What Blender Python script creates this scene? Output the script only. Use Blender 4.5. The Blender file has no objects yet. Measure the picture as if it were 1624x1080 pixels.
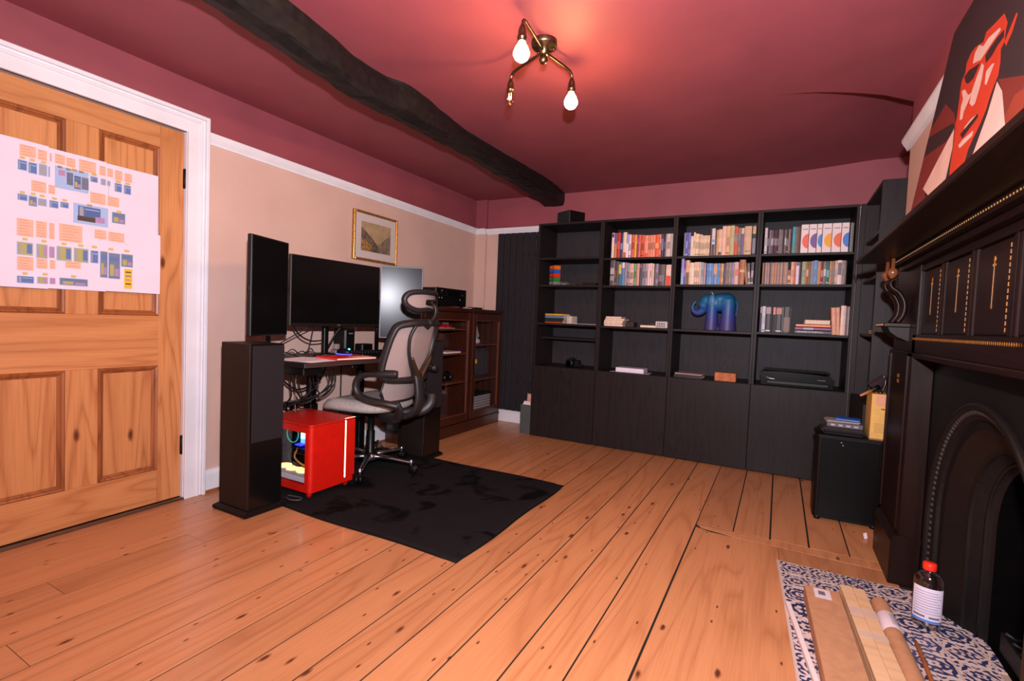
import bpy, math, random
from mathutils import Matrix, Vector
R = math.radians
random.seed(7)
SC = bpy.context.scene
COL = SC.collection

# ------------------------------------------------------------------ camera, world, flash, exposure
CAM = Vector((1.9667, -4.0711, 1.0554))
YAW, PITCH, ROLL, FPX = -0.4947, -0.0421, 0.0407, 784.67
def cam_axes():
    f = Vector((math.sin(YAW)*math.cos(PITCH), math.cos(YAW)*math.cos(PITCH), math.sin(PITCH)))
    r = Vector((math.cos(YAW), -math.sin(YAW), 0)); u = r.cross(f)
    c, s = math.cos(ROLL), math.sin(ROLL)
    return c*r + s*u, -s*r + c*u, f
CR, CU, CF = cam_axes()
cam = bpy.data.cameras.new('camera'); camo = bpy.data.objects.new('camera', cam); COL.objects.link(camo)
cam.sensor_width = 36; cam.lens = FPX/1624*36; cam.clip_start = 0.02
camo.matrix_world = Matrix(((CR.x, CU.x, -CF.x, CAM.x), (CR.y, CU.y, -CF.y, CAM.y), (CR.z, CU.z, -CF.z, CAM.z), (0, 0, 0, 1)))
SC.camera = camo
w = bpy.data.worlds.new('world'); SC.world = w; w.use_nodes = True
w.node_tree.nodes['Background'].inputs[0].default_value = (0.5, 0.52, 0.6, 1)
w.node_tree.nodes['Background'].inputs[1].default_value = 0.3
# the photographer's flash gun, a hand above the lens (its reflection shows in the right-hand monitor)
fl = bpy.data.lights.new('flash_gun', 'AREA'); fl.shape = 'RECTANGLE'; fl.size = 0.07; fl.size_y = 0.045
fl.energy = 145; fl.color = (0.93, 0.92, 1.0)
flo = bpy.data.objects.new('flash_gun', fl); COL.objects.link(flo)
flo.location = (1.99, -4.05, 1.33)
flo.rotation_euler = (Vector((-0.38, 0.92, 0.24))).to_track_quat('-Z', 'Y').to_euler()
SC.view_settings.view_transform = 'Standard'; SC.view_settings.look = 'None'
SC.view_settings.gamma = 1; SC.view_settings.use_curve_mapping = False
SC.view_settings.exposure = 0.0
BULB = 560.0          # radiance of the lit filament bulbs

# ------------------------------------------------------------------ helpers
def lin(c):
    return tuple(((v/255)/12.92 if v/255 <= 0.04045 else ((v/255+0.055)/1.055)**2.4) for v in c[:3])
class NT:
    def __init__(s, m):
        m.use_nodes = True; s.t = m.node_tree; s.b = s.t.nodes['Principled BSDF']
    def n(s, typ, **kw):
        nd = s.t.nodes.new(typ)
        for k, v in kw.items():
            if hasattr(nd, k) and k not in nd.inputs: setattr(nd, k, v)
            else: nd.inputs[k].default_value = v
        return nd
    def l(s, a, b): s.t.links.new(a, b)
    def math(s, op, a, b=None, clamp=False):
        nd = s.t.nodes.new('ShaderNodeMath'); nd.operation = op; nd.use_clamp = clamp
        for i, x in enumerate((a, b)):
            if x is None: continue
            if isinstance(x, (int, float)): nd.inputs[i].default_value = x
            else: s.l(x, nd.inputs[i])
        return nd.outputs[0]
    def ramp(s, fac, stops):
        nd = s.t.nodes.new('ShaderNodeValToRGB'); e = nd.color_ramp.elements
        while len(e) < len(stops): e.new(0.5)
        for el, (p, c) in zip(e, stops):
            el.position = p; el.color = (*lin(c), 1) if max(c) > 1.01 else (*c, 1)
        s.l(fac, nd.inputs[0]); return nd.outputs[0]
    def mix(s, fac, a, b, blend='MIX'):
        nd = s.t.nodes.new('ShaderNodeMix'); nd.data_type = 'RGBA'; nd.blend_type = blend
        for sock, x in ((nd.inputs[0], fac), (nd.inputs[6], a), (nd.inputs[7], b)):
            if isinstance(x, (int, float)): sock.default_value = x
            elif isinstance(x, tuple): sock.default_value = (*lin(x), 1) if max(x) > 1.01 else (*x, 1)
            else: s.l(x, sock)
        return nd.outputs[2]
    def coords(s, scale=(1, 1, 1), rand=0, kind='Object'):
        tc = s.n('ShaderNodeTexCoord') if kind == 'Object' else s.n('ShaderNodeNewGeometry')
        out = tc.outputs['Object'] if kind == 'Object' else tc.outputs['Position']
        if rand:
            oi = s.n('ShaderNodeObjectInfo'); mu = s.n('ShaderNodeVectorMath', operation='MULTIPLY_ADD')
            cx = s.n('ShaderNodeCombineXYZ'); s.l(oi.outputs['Random'], cx.inputs[0]); s.l(oi.outputs['Random'], cx.inputs[1]); s.l(oi.outputs['Random'], cx.inputs[2])
            s.l(cx.outputs[0], mu.inputs[0]); mu.inputs[1].default_value = (rand*3.1, rand*7.7, rand*5.3); s.l(out, mu.inputs[2]); out = mu.outputs[0]
        mp = s.n('ShaderNodeMapping'); mp.inputs['Scale'].default_value = scale; s.l(out, mp.inputs[0])
        return mp.outputs[0]
    def bump(s, h, strength=0.2, dist=0.002):
        b = s.n('ShaderNodeBump'); b.inputs['Strength'].default_value = strength; b.inputs['Distance'].default_value = dist
        s.l(h, b.inputs['Height']); s.l(b.outputs[0], s.b.inputs['Normal'])
MC = {}
def mat(name, c, rough=0.5, metal=0.0, spec=0.5, noise=0.0, nscale=20, bump=0.0, bscale=200, coat=0.0, trans=0.0, emit=None, es=1.0, ior=1.45, alpha=1.0):
    if name in MC: return MC[name]
    m = bpy.data.materials.new(name); MC[name] = m; t = NT(m); b = t.b
    b.inputs['Base Color'].default_value = (*lin(c), 1); b.inputs['Roughness'].default_value = rough
    b.inputs['Metallic'].default_value = metal; b.inputs['Specular IOR Level'].default_value = spec
    b.inputs['Coat Weight'].default_value = coat; b.inputs['Transmission Weight'].default_value = trans; b.inputs['IOR'].default_value = ior
    b.inputs['Alpha'].default_value = alpha
    if emit: b.inputs['Emission Color'].default_value = (*lin(emit), 1); b.inputs['Emission Strength'].default_value = es
    if noise:
        nz = t.n('ShaderNodeTexNoise', Scale=nscale, Detail=4.0); t.l(t.coords(), nz.inputs['Vector'])
        d = tuple(max(0, int(v*(1-noise))) for v in c); u = tuple(min(255, int(v*(1+noise*0.6))) for v in c)
        t.l(t.ramp(nz.outputs[0], [(0.3, d), (0.7, u)]), b.inputs['Base Color'])
    if bump:
        nz2 = t.n('ShaderNodeTexNoise', Scale=bscale, Detail=3.0); t.l(t.coords(), nz2.inputs['Vector']); t.bump(nz2.outputs[0], bump, 0.001)
    return m
def wood(name, base, dark, knot, axis, rough=0.35, rand=1.0, grain=1.0, knots=True, hue=0.12, bands=9.0, kind='Object', coat=0.0, kscale=1.0, fig=0.55, spec=0.5, plane=None, specks=0, ksel=0.3):
    if name in MC: return MC[name]
    m = bpy.data.materials.new(name); MC[name] = m; t = NT(m)
    st = [1, 1, 1]; st[axis] = 0.10
    v = t.coords(tuple(st), rand, kind)
    big = t.n('ShaderNodeTexNoise', Scale=bands*0.55, Detail=2.0, Distortion=0.6); t.l(v, big.inputs['Vector'])
    rings = t.math('FRACT', t.math('MULTIPLY', big.outputs[0], 9.0))
    rings = t.math('ABSOLUTE', t.math('SUBTRACT', rings, 0.5))
    rings = t.math('POWER', t.math('MULTIPLY', rings, 2.0), 3.0)
    st2 = [1, 1, 1]; st2[axis] = 0.03
    v2 = t.coords(tuple(st2), rand, kind)
    fine = t.n('ShaderNodeTexNoise', Scale=150*grain, Detail=3.0); t.l(v2, fine.inputs['Vector'])
    fac = t.math('ADD', t.math('MULTIPLY', rings, fig), t.math('MULTIPLY', t.math('SUBTRACT', fine.outputs[0], 0.42), 0.8), True)
    colr = t.mix(fac, base, dark)
    if hue:
        oi = t.n('ShaderNodeObjectInfo')
        k = t.math('ADD', t.math('MULTIPLY', oi.outputs['Random'], hue*2), 1-hue)
        hs = t.n('ShaderNodeHueSaturation'); t.l(colr, hs.inputs['Color']); t.l(k, hs.inputs['Value']); colr = hs.outputs[0]
    if knots:
        st3 = [7.0*kscale, 7.0*kscale, 7.0*kscale]; st3[axis] = 2.6*kscale
        v3 = t.coords(tuple(st3), rand, kind)
        vo = t.n('ShaderNodeTexVoronoi', Scale=1.0)
        if plane:
            vo.voronoi_dimensions = '2D'; sp = t.n('ShaderNodeSeparateXYZ'); cb = t.n('ShaderNodeCombineXYZ'); t.l(v3, sp.inputs[0])
            for q, a in enumerate(plane): t.l(sp.outputs[a], cb.inputs[q])
            v3 = cb.outputs[0]
        t.l(v3, vo.inputs['Vector'])
        wn = t.n('ShaderNodeTexNoise', Scale=5.0); t.l(v3, wn.inputs['Vector'])
        d = t.math('ADD', vo.outputs['Distance'], t.math('MULTIPLY', t.math('SUBTRACT', wn.outputs[0], 0.5), 0.08))
        sel = t.math('LESS_THAN', t.math('FRACT', t.math('MULTIPLY', vo.outputs['Color'], 7.13)), ksel)
        k = t.math('MULTIPLY', t.math('MULTIPLY', t.math('SUBTRACT', 0.075, d), 20.0, True), sel)
        colr = t.mix(k, colr, knot)
        if specks:
            mp = t.n('ShaderNodeMapping'); mp.inputs['Scale'].default_value = (3.1, 3.1, 3.1); t.l(v3, mp.inputs[0])
            vo2 = t.n('ShaderNodeTexVoronoi', Scale=1.0); vo2.voronoi_dimensions = '2D'; t.l(mp.outputs[0], vo2.inputs['Vector'])
            s2 = t.math('LESS_THAN', t.math('FRACT', t.math('MULTIPLY', vo2.outputs['Color'], 5.7)), specks)
            colr = t.mix(t.math('MULTIPLY', t.math('MULTIPLY', t.math('SUBTRACT', 0.11, vo2.outputs['Distance']), 14.0, True), s2), colr, knot)
    t.l(colr, t.b.inputs['Base Color']); t.b.inputs['Specular IOR Level'].default_value = spec; t.b.inputs['Roughness'].default_value = rough; t.b.inputs['Coat Weight'].default_value = coat
    t.bump(fine.outputs[0], 0.12, 0.0008)
    return m

class MB:
    def __init__(s, M=None): s.v = []; s.f = []; s.m = []; s.s = []; s.M = M
    def add(s, vs, fs, mi=0, smooth=False, M=None):
        o = len(s.v)
        for p in vs:
            p = Vector(p)
            if M is not None: p = M @ p
            if s.M is not None: p = s.M @ p
            s.v.append(p)
        for f in fs: s.f.append([o+i for i in f]); s.m.append(mi); s.s.append(smooth)
        return s
    def box(s, x0, x1, y0, y1, z0, z1, mi=0, bev=0.0, M=None):
        if x0 > x1: x0, x1 = x1, x0
        if y0 > y1: y0, y1 = y1, y0
        if z0 > z1: z0, z1 = z1, z0
        b = min(bev, (x1-x0)*0.45, (y1-y0)*0.45, (z1-z0)*0.45)
        if b <= 0:
            vs = [(x, y, z) for z in (z0, z1) for y in (y0, y1) for x in (x0, x1)]
            return s.add(vs, [(0, 2, 3, 1), (4, 5, 7, 6), (0, 1, 5, 4), (2, 6, 7, 3), (0, 4, 6, 2), (1, 3, 7, 5)], mi, False, M)
        vs = []; idx = {}
        X, Y, Z = (x0, x1), (y0, y1), (z0, z1); sg = (1, -1)
        for i in (0, 1):
            for j in (0, 1):
                for k in (0, 1):
                    c = (X[i], Y[j], Z[k]); d = (sg[i]*b, sg[j]*b, sg[k]*b)
                    for a in range(3):
                        p = [c[q]+(0 if q == a else d[q]) for q in range(3)]
                        idx[(i, j, k, a)] = len(vs); vs.append(p)
        I = lambda i, j, k, a: idx[(i, j, k, a)]
        fs = []
        for i in (0, 1):
            f = [I(i, 0, 0, 0), I(i, 1, 0, 0), I(i, 1, 1, 0), I(i, 0, 1, 0)]; fs.append(f if i else f[::-1])
            f = [I(0, i, 0, 1), I(0, i, 1, 1), I(1, i, 1, 1), I(1, i, 0, 1)]; fs.append(f if i else f[::-1])
            f = [I(0, 0, i, 2), I(1, 0, i, 2), I(1, 1, i, 2), I(0, 1, i, 2)]; fs.append(f if i else f[::-1])
        for i in (0, 1):
            for j in (0, 1):
                f = [I(i, j, 0, 0), I(i, j, 0, 1), I(i, j, 1, 1), I(i, j, 1, 0)]; fs.append(f if i == j else f[::-1])
                f = [I(i, 0, j, 0), I(i, 0, j, 2), I(i, 1, j, 2), I(i, 1, j, 0)]; fs.append(f if i != j else f[::-1])
                f = [I(0, i, j, 1), I(0, i, j, 2), I(1, i, j, 2), I(1, i, j, 1)]; fs.append(f if i == j else f[::-1])
                for k in (0, 1):
                    f = [I(i, j, k, 0), I(i, j, k, 1), I(i, j, k, 2)]; fs.append(f if (i+j+k) % 2 == 1 else f[::-1])
        return s.add(vs, fs, mi, False, M)
    def prism(s, poly, axis, a0, a1, mi=0, smooth=False, M=None, caps=True):
        """poly: 2-D points in the two other axes (cyclic order), extruded along axis"""
        def P(p, a):
            if axis == 0: return (a, p[0], p[1])
            if axis == 1: return (p[0], a, p[1])
            return (p[0], p[1], a)
        n = len(poly); vs = [P(p, a0) for p in poly]+[P(p, a1) for p in poly]
        fs = [(i, (i+1) % n, n+(i+1) % n, n+i) for i in range(n)]
        s.add(vs, fs, mi, smooth, M)
        if caps: s.add(vs, [tuple(range(n))[::-1], tuple(range(n, 2*n))], mi, False, M)
        return s
    def tube(s, pts, r, n=8, mi=0, closed=False, smooth=True, M=None, flat=None):
        """swept tube; r a number or list; flat=(a,b) scales the section"""
        pts = [Vector(p) for p in pts]; N = len(pts); rr = r if isinstance(r, (list, tuple)) else [r]*N
        rings = []; up = None
        for i, p in enumerate(pts):
            a = pts[(i-1) % N] if (closed or i > 0) else p
            b = pts[(i+1) % N] if (closed or i < N-1) else p
            d = (b-a)
            if d.length < 1e-9: d = Vector((0, 0, 1))
            d.normalize()
            if up is None: up = Vector((0, 0, 1)) if abs(d.z) < 0.9 else Vector((1, 0, 0))
            x = d.cross(up)
            if x.length < 1e-6: x = d.cross(Vector((0, 1, 0)))
            x.normalize(); y = x.cross(d).normalized(); up = y
            sx, sy = flat or (1, 1)
            rings.append([p+x*math.cos(2*math.pi*k/n)*rr[i]*sx+y*math.sin(2*math.pi*k/n)*rr[i]*sy for k in range(n)])
        vs = [q for rg in rings for q in rg]; fs = []
        for i in range(N if closed else N-1):
            j = (i+1) % N
            for k in range(n): fs.append((i*n+k, i*n+(k+1) % n, j*n+(k+1) % n, j*n+k))
        if not closed: fs.append(tuple(range(n))[::-1]); fs.append(tuple((N-1)*n+k for k in range(n)))
        return s.add(vs, fs, mi, smooth, M)
    def lathe(s, prof, c, axis=2, n=16, mi=0, smooth=True, M=None, a0=0.0, a1=2*math.pi):
        """prof: (radius, height) list along axis through c"""
        vs = []; fs = []; full = abs(a1-a0-2*math.pi) < 1e-6; nn = n if full else n+1
        for (r, h) in prof:
            for k in range(nn):
                a = a0+(a1-a0)*k/n; u, v = r*math.cos(a), r*math.sin(a)
                p = (u, v, h) if axis == 2 else ((h, u, v) if axis == 0 else (v, h, u))
                vs.append((c[0]+p[0], c[1]+p[1], c[2]+p[2]))
        for i in range(len(prof)-1):
            for k in range(n):
                k2 = (k+1) % nn if full else k+1
                fs.append((i*nn+k, i*nn+k2, (i+1)*nn+k2, (i+1)*nn+k))
        if full:
            if prof[0][0] > 1e-6: fs.append(tuple(range(nn))[::-1])
            if prof[-1][0] > 1e-6: fs.append(tuple((len(prof)-1)*nn+k for k in range(nn)))
        return s.add(vs, fs, mi, smooth, M)
    def ball(s, c, r, n=12, mi=0, M=None, sc=(1, 1, 1)):
        vs = []; fs = []; m = max(4, n//2)
        for i in range(m+1):
            t = math.pi*i/m
            for k in range(n):
                a = 2*math.pi*k/n
                vs.append((c[0]+r*sc[0]*math.sin(t)*math.cos(a), c[1]+r*sc[1]*math.sin(t)*math.sin(a), c[2]+r*sc[2]*math.cos(t)))
        for i in range(m):
            for k in range(n): fs.append((i*n+k, (i+1)*n+k, (i+1)*n+(k+1) % n, i*n+(k+1) % n))
        return s.add(vs, fs, mi, True, M)
    def quad(s, a, b, c, d, mi=0): return s.add([a, b, c, d], [(0, 1, 2, 3)], mi)
    def sheet(s, rows, mi=0, smooth=True, M=None):
        n = len(rows[0]); vs = [p for r in rows for p in r]
        fs = [(i*n+k, i*n+k+1, (i+1)*n+k+1, (i+1)*n+k) for i in range(len(rows)-1) for k in range(n-1)]
        return s.add(vs, fs, mi, smooth, M)
    def build(s, name, mats, parent=None, label=None, cat=None, group=None, kind=None, fix=True):
        if not isinstance(mats, (list, tuple)): mats = [mats]
        xs = [p.x for p in s.v]; ys = [p.y for p in s.v]; zs = [p.z for p in s.v]
        org = ORG[parent.name] if parent else Vector(((min(xs)+max(xs))/2, (min(ys)+max(ys))/2, min(zs)))
        me = bpy.data.meshes.new(name); me.from_pydata([tuple(p-org) for p in s.v], [], s.f)
        for m in mats: me.materials.append(m)
        me.polygons.foreach_set('material_index', s.m); me.polygons.foreach_set('use_smooth', s.s)
        if fix:
            import bmesh
            bm = bmesh.new(); bm.from_mesh(me)
            bmesh.ops.remove_doubles(bm, verts=bm.verts, dist=1e-6) if any(s.s) else None
            bmesh.ops.recalc_face_normals(bm, faces=bm.faces); bm.to_mesh(me); bm.free()
        me.update()
        o = bpy.data.objects.new(name, me); COL.objects.link(o)
        if parent: o.parent = parent
        else: o.location = org
        ORG[o.name] = org
        tag(o, label, cat, group, kind)
        return o
ORG = {}
def tag(o, label=None, cat=None, group=None, kind=None):
    if label: o['label'] = label
    if cat: o['category'] = cat
    if group: o['group'] = group
    if kind: o['kind'] = kind
    return o
def thing(name, label, cat, loc, group=None, kind=None):
    o = bpy.data.objects.new(name, None); COL.objects.link(o); o.location = loc; o.empty_display_size = 0.05
    ORG[o.name] = Vector(loc); return tag(o, label, cat, group, kind)
def smooth_path(pts, n=6, closed=False):
    P = [Vector(p) for p in pts]; N = len(P); out = []
    for i in range(N if closed else N-1):
        p0 = P[(i-1) % N] if (closed or i > 0) else P[i]
        p1, p2 = P[i], P[(i+1) % N]
        p3 = P[(i+2) % N] if (closed or i+2 < N) else p2
        for k in range(n):
            t = k/n
            out.append(0.5*((2*p1)+(p2-p0)*t+(2*p0-5*p1+4*p2-p3)*t*t+(3*p1-p0-3*p2+p3)*t**3))
    if not closed: out.append(P[-1])
    return out
def text_mesh(body, size, mat_, name, parent, M, depth=0.0004, ax='CENTER'):
    """flat lettering as a mesh part; M places the text's XY plane"""
    cu = bpy.data.curves.new('lettering', 'FONT'); cu.body = body; cu.size = size; cu.align_x = ax; cu.align_y = 'CENTER'; cu.extrude = depth
    cu.resolution_u = 2
    o = bpy.data.objects.new('lettering', cu); COL.objects.link(o)
    dg = bpy.context.evaluated_depsgraph_get(); me = bpy.data.meshes.new_from_object(o.evaluated_get(dg))
    bpy.data.objects.remove(o); bpy.data.curves.remove(cu)
    org = ORG[parent.name]
    me.transform(Matrix.Translation(-org) @ M); me.materials.clear(); me.materials.append(mat_)
    t = bpy.data.objects.new(name, me); COL.objects.link(t); t.parent = parent; ORG[t.name] = org
    return t
# ------------------------------------------------------------------ shared materials
BURG = mat('burgundy_paint', (144, 69, 77), 0.6, noise=0.05, nscale=3, bump=0.06, bscale=60)
BEIGE = mat('beige_paint', (206, 170, 156), 0.65, noise=0.03, nscale=3, bump=0.04, bscale=60)
WHITE = mat('white_gloss_paint', (226, 222, 226), 0.35, noise=0.03, nscale=6)
PINE_V = wood('pine_upright', (198, 132, 82), (146, 78, 38), (98, 48, 22), 2, 0.38, 1.0, hue=0.06, bands=8, kscale=0.7, fig=0.5, plane=(1, 2))
PINE_H = wood('pine_level', (198, 132, 82), (150, 82, 42), (98, 48, 22), 1, 0.38, 1.0, hue=0.06, bands=8, kscale=0.7, fig=0.45, plane=(1, 2))
PINE_M = wood('pine_moulding', (158, 90, 48), (96, 46, 20), (80, 38, 18), 2, 0.4, 1.0, hue=0.08, knots=False)
FLOORW = wood('floor_pine', (196, 132, 88), (154, 90, 53), (92, 46, 26), 1, 0.34, 3.0, hue=0.10, bands=7, kind='World', kscale=1.0, fig=0.42, coat=0.06, plane=(0, 1), specks=0.10, ksel=0.22)
DARKGAP = mat('dark_gap', (30, 18, 12), 0.9)
BLACKP = mat('black_plastic', (11, 10, 11), 0.42, spec=0.3, noise=0.1, nscale=40)
BLACKM = mat('black_metal', (16, 15, 15), 0.35, metal=0.3, noise=0.1, nscale=30)
SATINB = mat('satin_black', (15, 12, 12), 0.5, spec=0.25, noise=0.12, nscale=25)
CHROME = mat('chrome', (225, 225, 232), 0.28, metal=1.0, noise=0.02, nscale=8)
STEEL = mat('steel', (150, 146, 146), 0.3, metal=1.0, noise=0.05, nscale=30)
BRASS = mat('aged_brass', (104, 86, 68), 0.35, metal=1.0, noise=0.12, nscale=40)

# ------------------------------------------------------------------ setting
ML = Matrix.Translation((-0.867, -2.5, 0)) @ Matrix.Rotation(0.0217, 4, 'Z') @ Matrix.Translation((0.867, 2.5, 0))   # the left wall runs slightly askew
YB, XR, YF, RAILZ = 0.42, 2.86, -4.75, 1.985

# floor: every board is a part
fb = MB().box(-1.1, 3.0, YF-0.1, 0.6, -0.06, -0.0022)
floor = fb.build('floor', DARKGAP, label='old stripped pine floorboards running toward the bookcases', cat='floor', kind='structure')
def board(poly, gap=0.0031):
    cx = sum(p[0] for p in poly)/len(poly)
    pts = [(p[0]+(gap if p[0] < cx else -gap), p[1]) for p in poly]
    MB().prism(pts, 2, -0.016, 0.0).build('floor_board', FLOORW, floor)
S = [-0.98, -0.759, -0.582, -0.402, -0.248, -0.058, 0.118, 0.289, 0.465, 0.631, 0.799, 0.962, 1.126, 1.298, 1.463, 1.630]
JO = {3: [-3.285, -2.787], 5: [-3.494], 1: [-0.35], 8: [-0.72], 11: [-3.9], 13: [-3.6], 6: [0.1]}
for i in range(len(S)-1):
    ys = [YF]+JO.get(i, [])+[YB]
    for a, b in zip(ys[:-1], ys[1:]):
        board([(S[i], a+0.001), (S[i+1], a+0.001), (S[i+1], b-0.001), (S[i], b-0.001)])
BK = [1.630, 1.81, 1.982, 2.152, 2.32, 2.50, 2.68, 2.87]
for i in range(len(BK)-1):
    g = 0.0045 if i in (1, 2, 3) else 0.0022
    y0 = -1.264
    if BK[i] > 2.49:
        y0 = -0.82
    board([(BK[i], y0), (BK[i+1], y0), (BK[i+1], YB), (BK[i], YB)], g)
board([(1.632, -1.277), (1.662, -1.316), (1.853, -1.346), (2.014, -1.347), (2.47, -1.352), (2.47, -1.266)], 0)
fr = lambda x, y0, y1: (x+(-1.345-y0)*0.0607, x+(-1.345-y1)*0.0607)
FL = [1.632, 1.706, 1.861, 2.013]
for i in range(3):
    a0 = FL[i]; b0 = FL[i+1]
    ya, yb = -1.349, YF
    la = (a0, a0) if i == 0 else fr(a0, ya, yb)
    lb = fr(b0, ya, yb)
    board([(la[0], ya if i else -1.32), (lb[0], ya), (lb[1], yb), (la[1], yb)])
board([(2.014, -1.356), (2.47, -1.356), (2.47, -1.50), (2.022, -1.50)], 0.001)
for a, b in ((2.10, 2.29), (2.29, 2.48), (2.48, 2.67), (2.67, 2.87)):
    board([(a if a > 2.1 else 2.095, -2.665), (b, -2.665), (b, YF), (a if a > 2.1 else 2.21, YF)])

# left wall, with the door opening
wl = MB(ML)
def lwall(y0, y1, z0, z1, mi): wl.box(-1.02, -0.867, y0, y1, z0, z1, mi)
lwall(-2.545, 0.62, -0.02, RAILZ, 0); lwall(-2.545, 0.62, RAILZ, 2.42, 1)
lwall(YF-0.2, -3.46, -0.02, RAILZ, 0); lwall(YF-0.2, -3.46, RAILZ, 2.42, 1)
lwall(-3.46, -2.545, 1.99, 2.42, 1)
wl.box(-1.05, -1.02, -3.5, -2.5, -0.02, 2.0, 0)
wl.build('wall_left', [BEIGE, BURG], label='long side wall, beige below the picture rail and burgundy above', cat='wall', kind='structure')
wb = MB().box(-1.2, XR, YB, YB+0.12, -0.02, 1.97, 0).box(-1.2, XR, YB, YB+0.12, 1.97, 2.45, 1)
wb.box(-1.1, -0.80, YB-0.032, YB, 0, 1.97, 0).box(-1.1, -0.80, YB-0.032, YB, 1.97, 2.45, 1)
wb.build('wall_back', [BEIGE, BURG], label='end wall behind the black bookcases, burgundy above the rail', cat='wall', kind='structure')
MB().box(XR, XR+0.1, YF-0.1, YB+0.1, -0.02, 2.0, 0).box(XR, XR+0.1, YF-0.1, YB+0.1, 2.0, 2.45, 1).build('wall_right', [BEIGE, BURG], label='fireplace side wall seen only in the corner recess', cat='wall', kind='structure')
MB().box(-1.2, XR+0.1, YF-0.12, YF, -0.02, 2.0, 0).box(-1.2, XR+0.1, YF-0.12, YF, 2.0, 2.45, 1).build('wall_front', [BEIGE, BURG], label='wall of the room behind the photographer', cat='wall', kind='structure')
XC, CY0, CY1, OY0, OY1, OZ = 2.505, -0.84, -3.45, -1.43, -2.69, 0.99
cb = MB()
for (y0, y1, z0, z1, mi) in ((OY0, CY0, -0.02, 2.05, 0), (OY0, CY0, 2.05, 2.45, 1), (CY1, OY1, -0.02, 2.05, 0), (CY1, OY1, 2.05, 2.45, 1), (OY1, OY0, OZ, 2.05, 0), (OY1, OY0, 2.05, 2.45, 1)):
    cb.box(XC, XR, y0, y1, z0, z1, mi)
cb.build('wall_chimney', [BEIGE, BURG], label='chimney breast projecting into the room above the fireplace', cat='wall', kind='structure')

# ceiling with the uneven plaster step beside the chimney breast
def sst(a, b, x):
    t = max(0, min(1, (x-a)/(b-a))); return t*t*(3-2*t)
def ye(x):
    pts = [(-1.2, -1.16), (1.7, -1.15), (1.9, -1.13), (2.05, -1.10), (2.2, -1.03), (2.36, -0.93), (2.5, -0.79), (2.9, -0.40)]
    for (a, p), (b, q) in zip(pts[:-1], pts[1:]):
        if x <= b: return p+(q-p)*(x-a)/(b-a)
    return pts[-1][1]
xs = [-1.15+0.075*i for i in range(55)]; rows = []
for t in [i/24 for i in range(25)]:
    rows.append([(x, (YF-0.05)*(1-t)+ye(x)*t, 2.256+0.03*sst(-3.5, 0.4, (YF-0.05)*(1-t)+ye(x)*t)) for x in xs])
for t in [i/10 for i in range(11)]:
    rows.append([(x, ye(x)*(1-t)+0.5*t, 2.256+0.03*sst(-3.5, 0.4, ye(x)*(1-t)+0.5*t)+0.012*sst(-1, 0.4, ye(x)*(1-t)+0.5*t)+0.115*max(0, min(1, (x-1.9)/0.6))**1.3*(1-0.7*t)) for x in xs])
ce = MB().sheet(rows[:25], 0, True).sheet(rows[25:], 0, True).sheet([list(rows[24]), list(rows[25])], 0, False)
ce.box(-1.2, 3.0, YF-0.1, 0.55, 2.45, 2.5)
co = ce.build('ceiling', BURG, label='burgundy painted plaster ceiling with a step by the chimney breast', cat='ceiling', kind='structure', fix=False)

# picture rails, skirting, door lining
def rail_prof(h): return [(0, 0), (0.010, 0.0), (0.014, 0.012), (0.026, 0.030), (0.034, 0.046), (0.034, h), (0, h)]
def rail(name, a, b, za, zb, h, nrm, label, M=None):
    m = MB(M); d = Vector(nrm); pr = rail_prof(h); n = len(pr)
    vs = [(a[0]+d.x*u, a[1]+d.y*u, za+v) for u, v in pr]+[(b[0]+d.x*u, b[1]+d.y*u, zb+v) for u, v in pr]
    m.add(vs, [(i, (i+1) % n, n+(i+1) % n, n+i) for i in range(n)]+[tuple(range(n)), tuple(range(n, 2*n))])
    return m.build(name, WHITE, label=label, cat='picture rail', kind='structure')
rail('trim_1', (-0.867, -2.46), (-0.867, 0.40), 1.955, 1.942, 0.058, (1, 0, 0), 'white picture rail along the long beige side wall', ML)
rail('trim_2', (-0.93, YB-0.032), (-0.80, YB-0.032), 1.94, 1.94, 0.055, (0, -1, 0), 'short white picture rail on the boxed corner pipe')
rail('trim_3', (-0.80, YB), (XR, YB), 1.938, 1.938, 0.055, (0, -1, 0), 'white picture rail on the end wall above the radiator')
rail('trim_4', (XC, CY0+0.03), (XC, CY1), 2.015, 2.015, 0.058, (-1, 0, 0), 'white picture rail on the chimney breast behind the portrait')
bl = MB(ML).box(-0.867, -0.847, -2.455, 0.42, 0.016, 0.105).prism([(-0.867, 0.105), (-0.847, 0.105), (-0.852, 0.118), (-0.858, 0.128), (-0.867, 0.130)], 1, -2.455, 0.42)
bl.build('baseboard_left', WHITE, label='white skirting board along the beige side wall', cat='skirting', kind='structure')
MB(ML).box(-0.87, -0.838, -2.455, 0.42, 0.0, 0.016).build('trim_5', PINE_M, label='narrow dark wood strip under the skirting beside the door', cat='floor strip', kind='structure')
MB().box(-0.93, 0.1, YB-0.02, YB, 0, 0.035).box(-0.93, 0.1, YB-0.016, YB, 0.035, 0.125).box(-0.93, 0.1, YB-0.024, YB, 0.0, 0.03).build('baseboard_back', WHITE, label='white skirting board under the black radiator', cat='skirting', kind='structure')
fr_ = MB(ML)
def arch(y0, y1, z0, z1, out):
    fr_.box(-0.875, -0.845, y0, y1, z0, z1, 0, 0.002)
arch(-2.560, -2.455, 0, 2.085, 0); arch(-3.555, -3.450, 0, 2.085, 0); arch(-3.45, -2.56, 1.98, 2.085, 0)
for (y0, y1) in ((-2.475, -2.455), (-3.555, -3.535)): fr_.box(-0.85, -0.826, y0, y1, 0, 2.085, 0, 0.004)
fr_.box(-0.85, -0.826, -3.535, -2.475, 2.065, 2.085, 0, 0.004)
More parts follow.
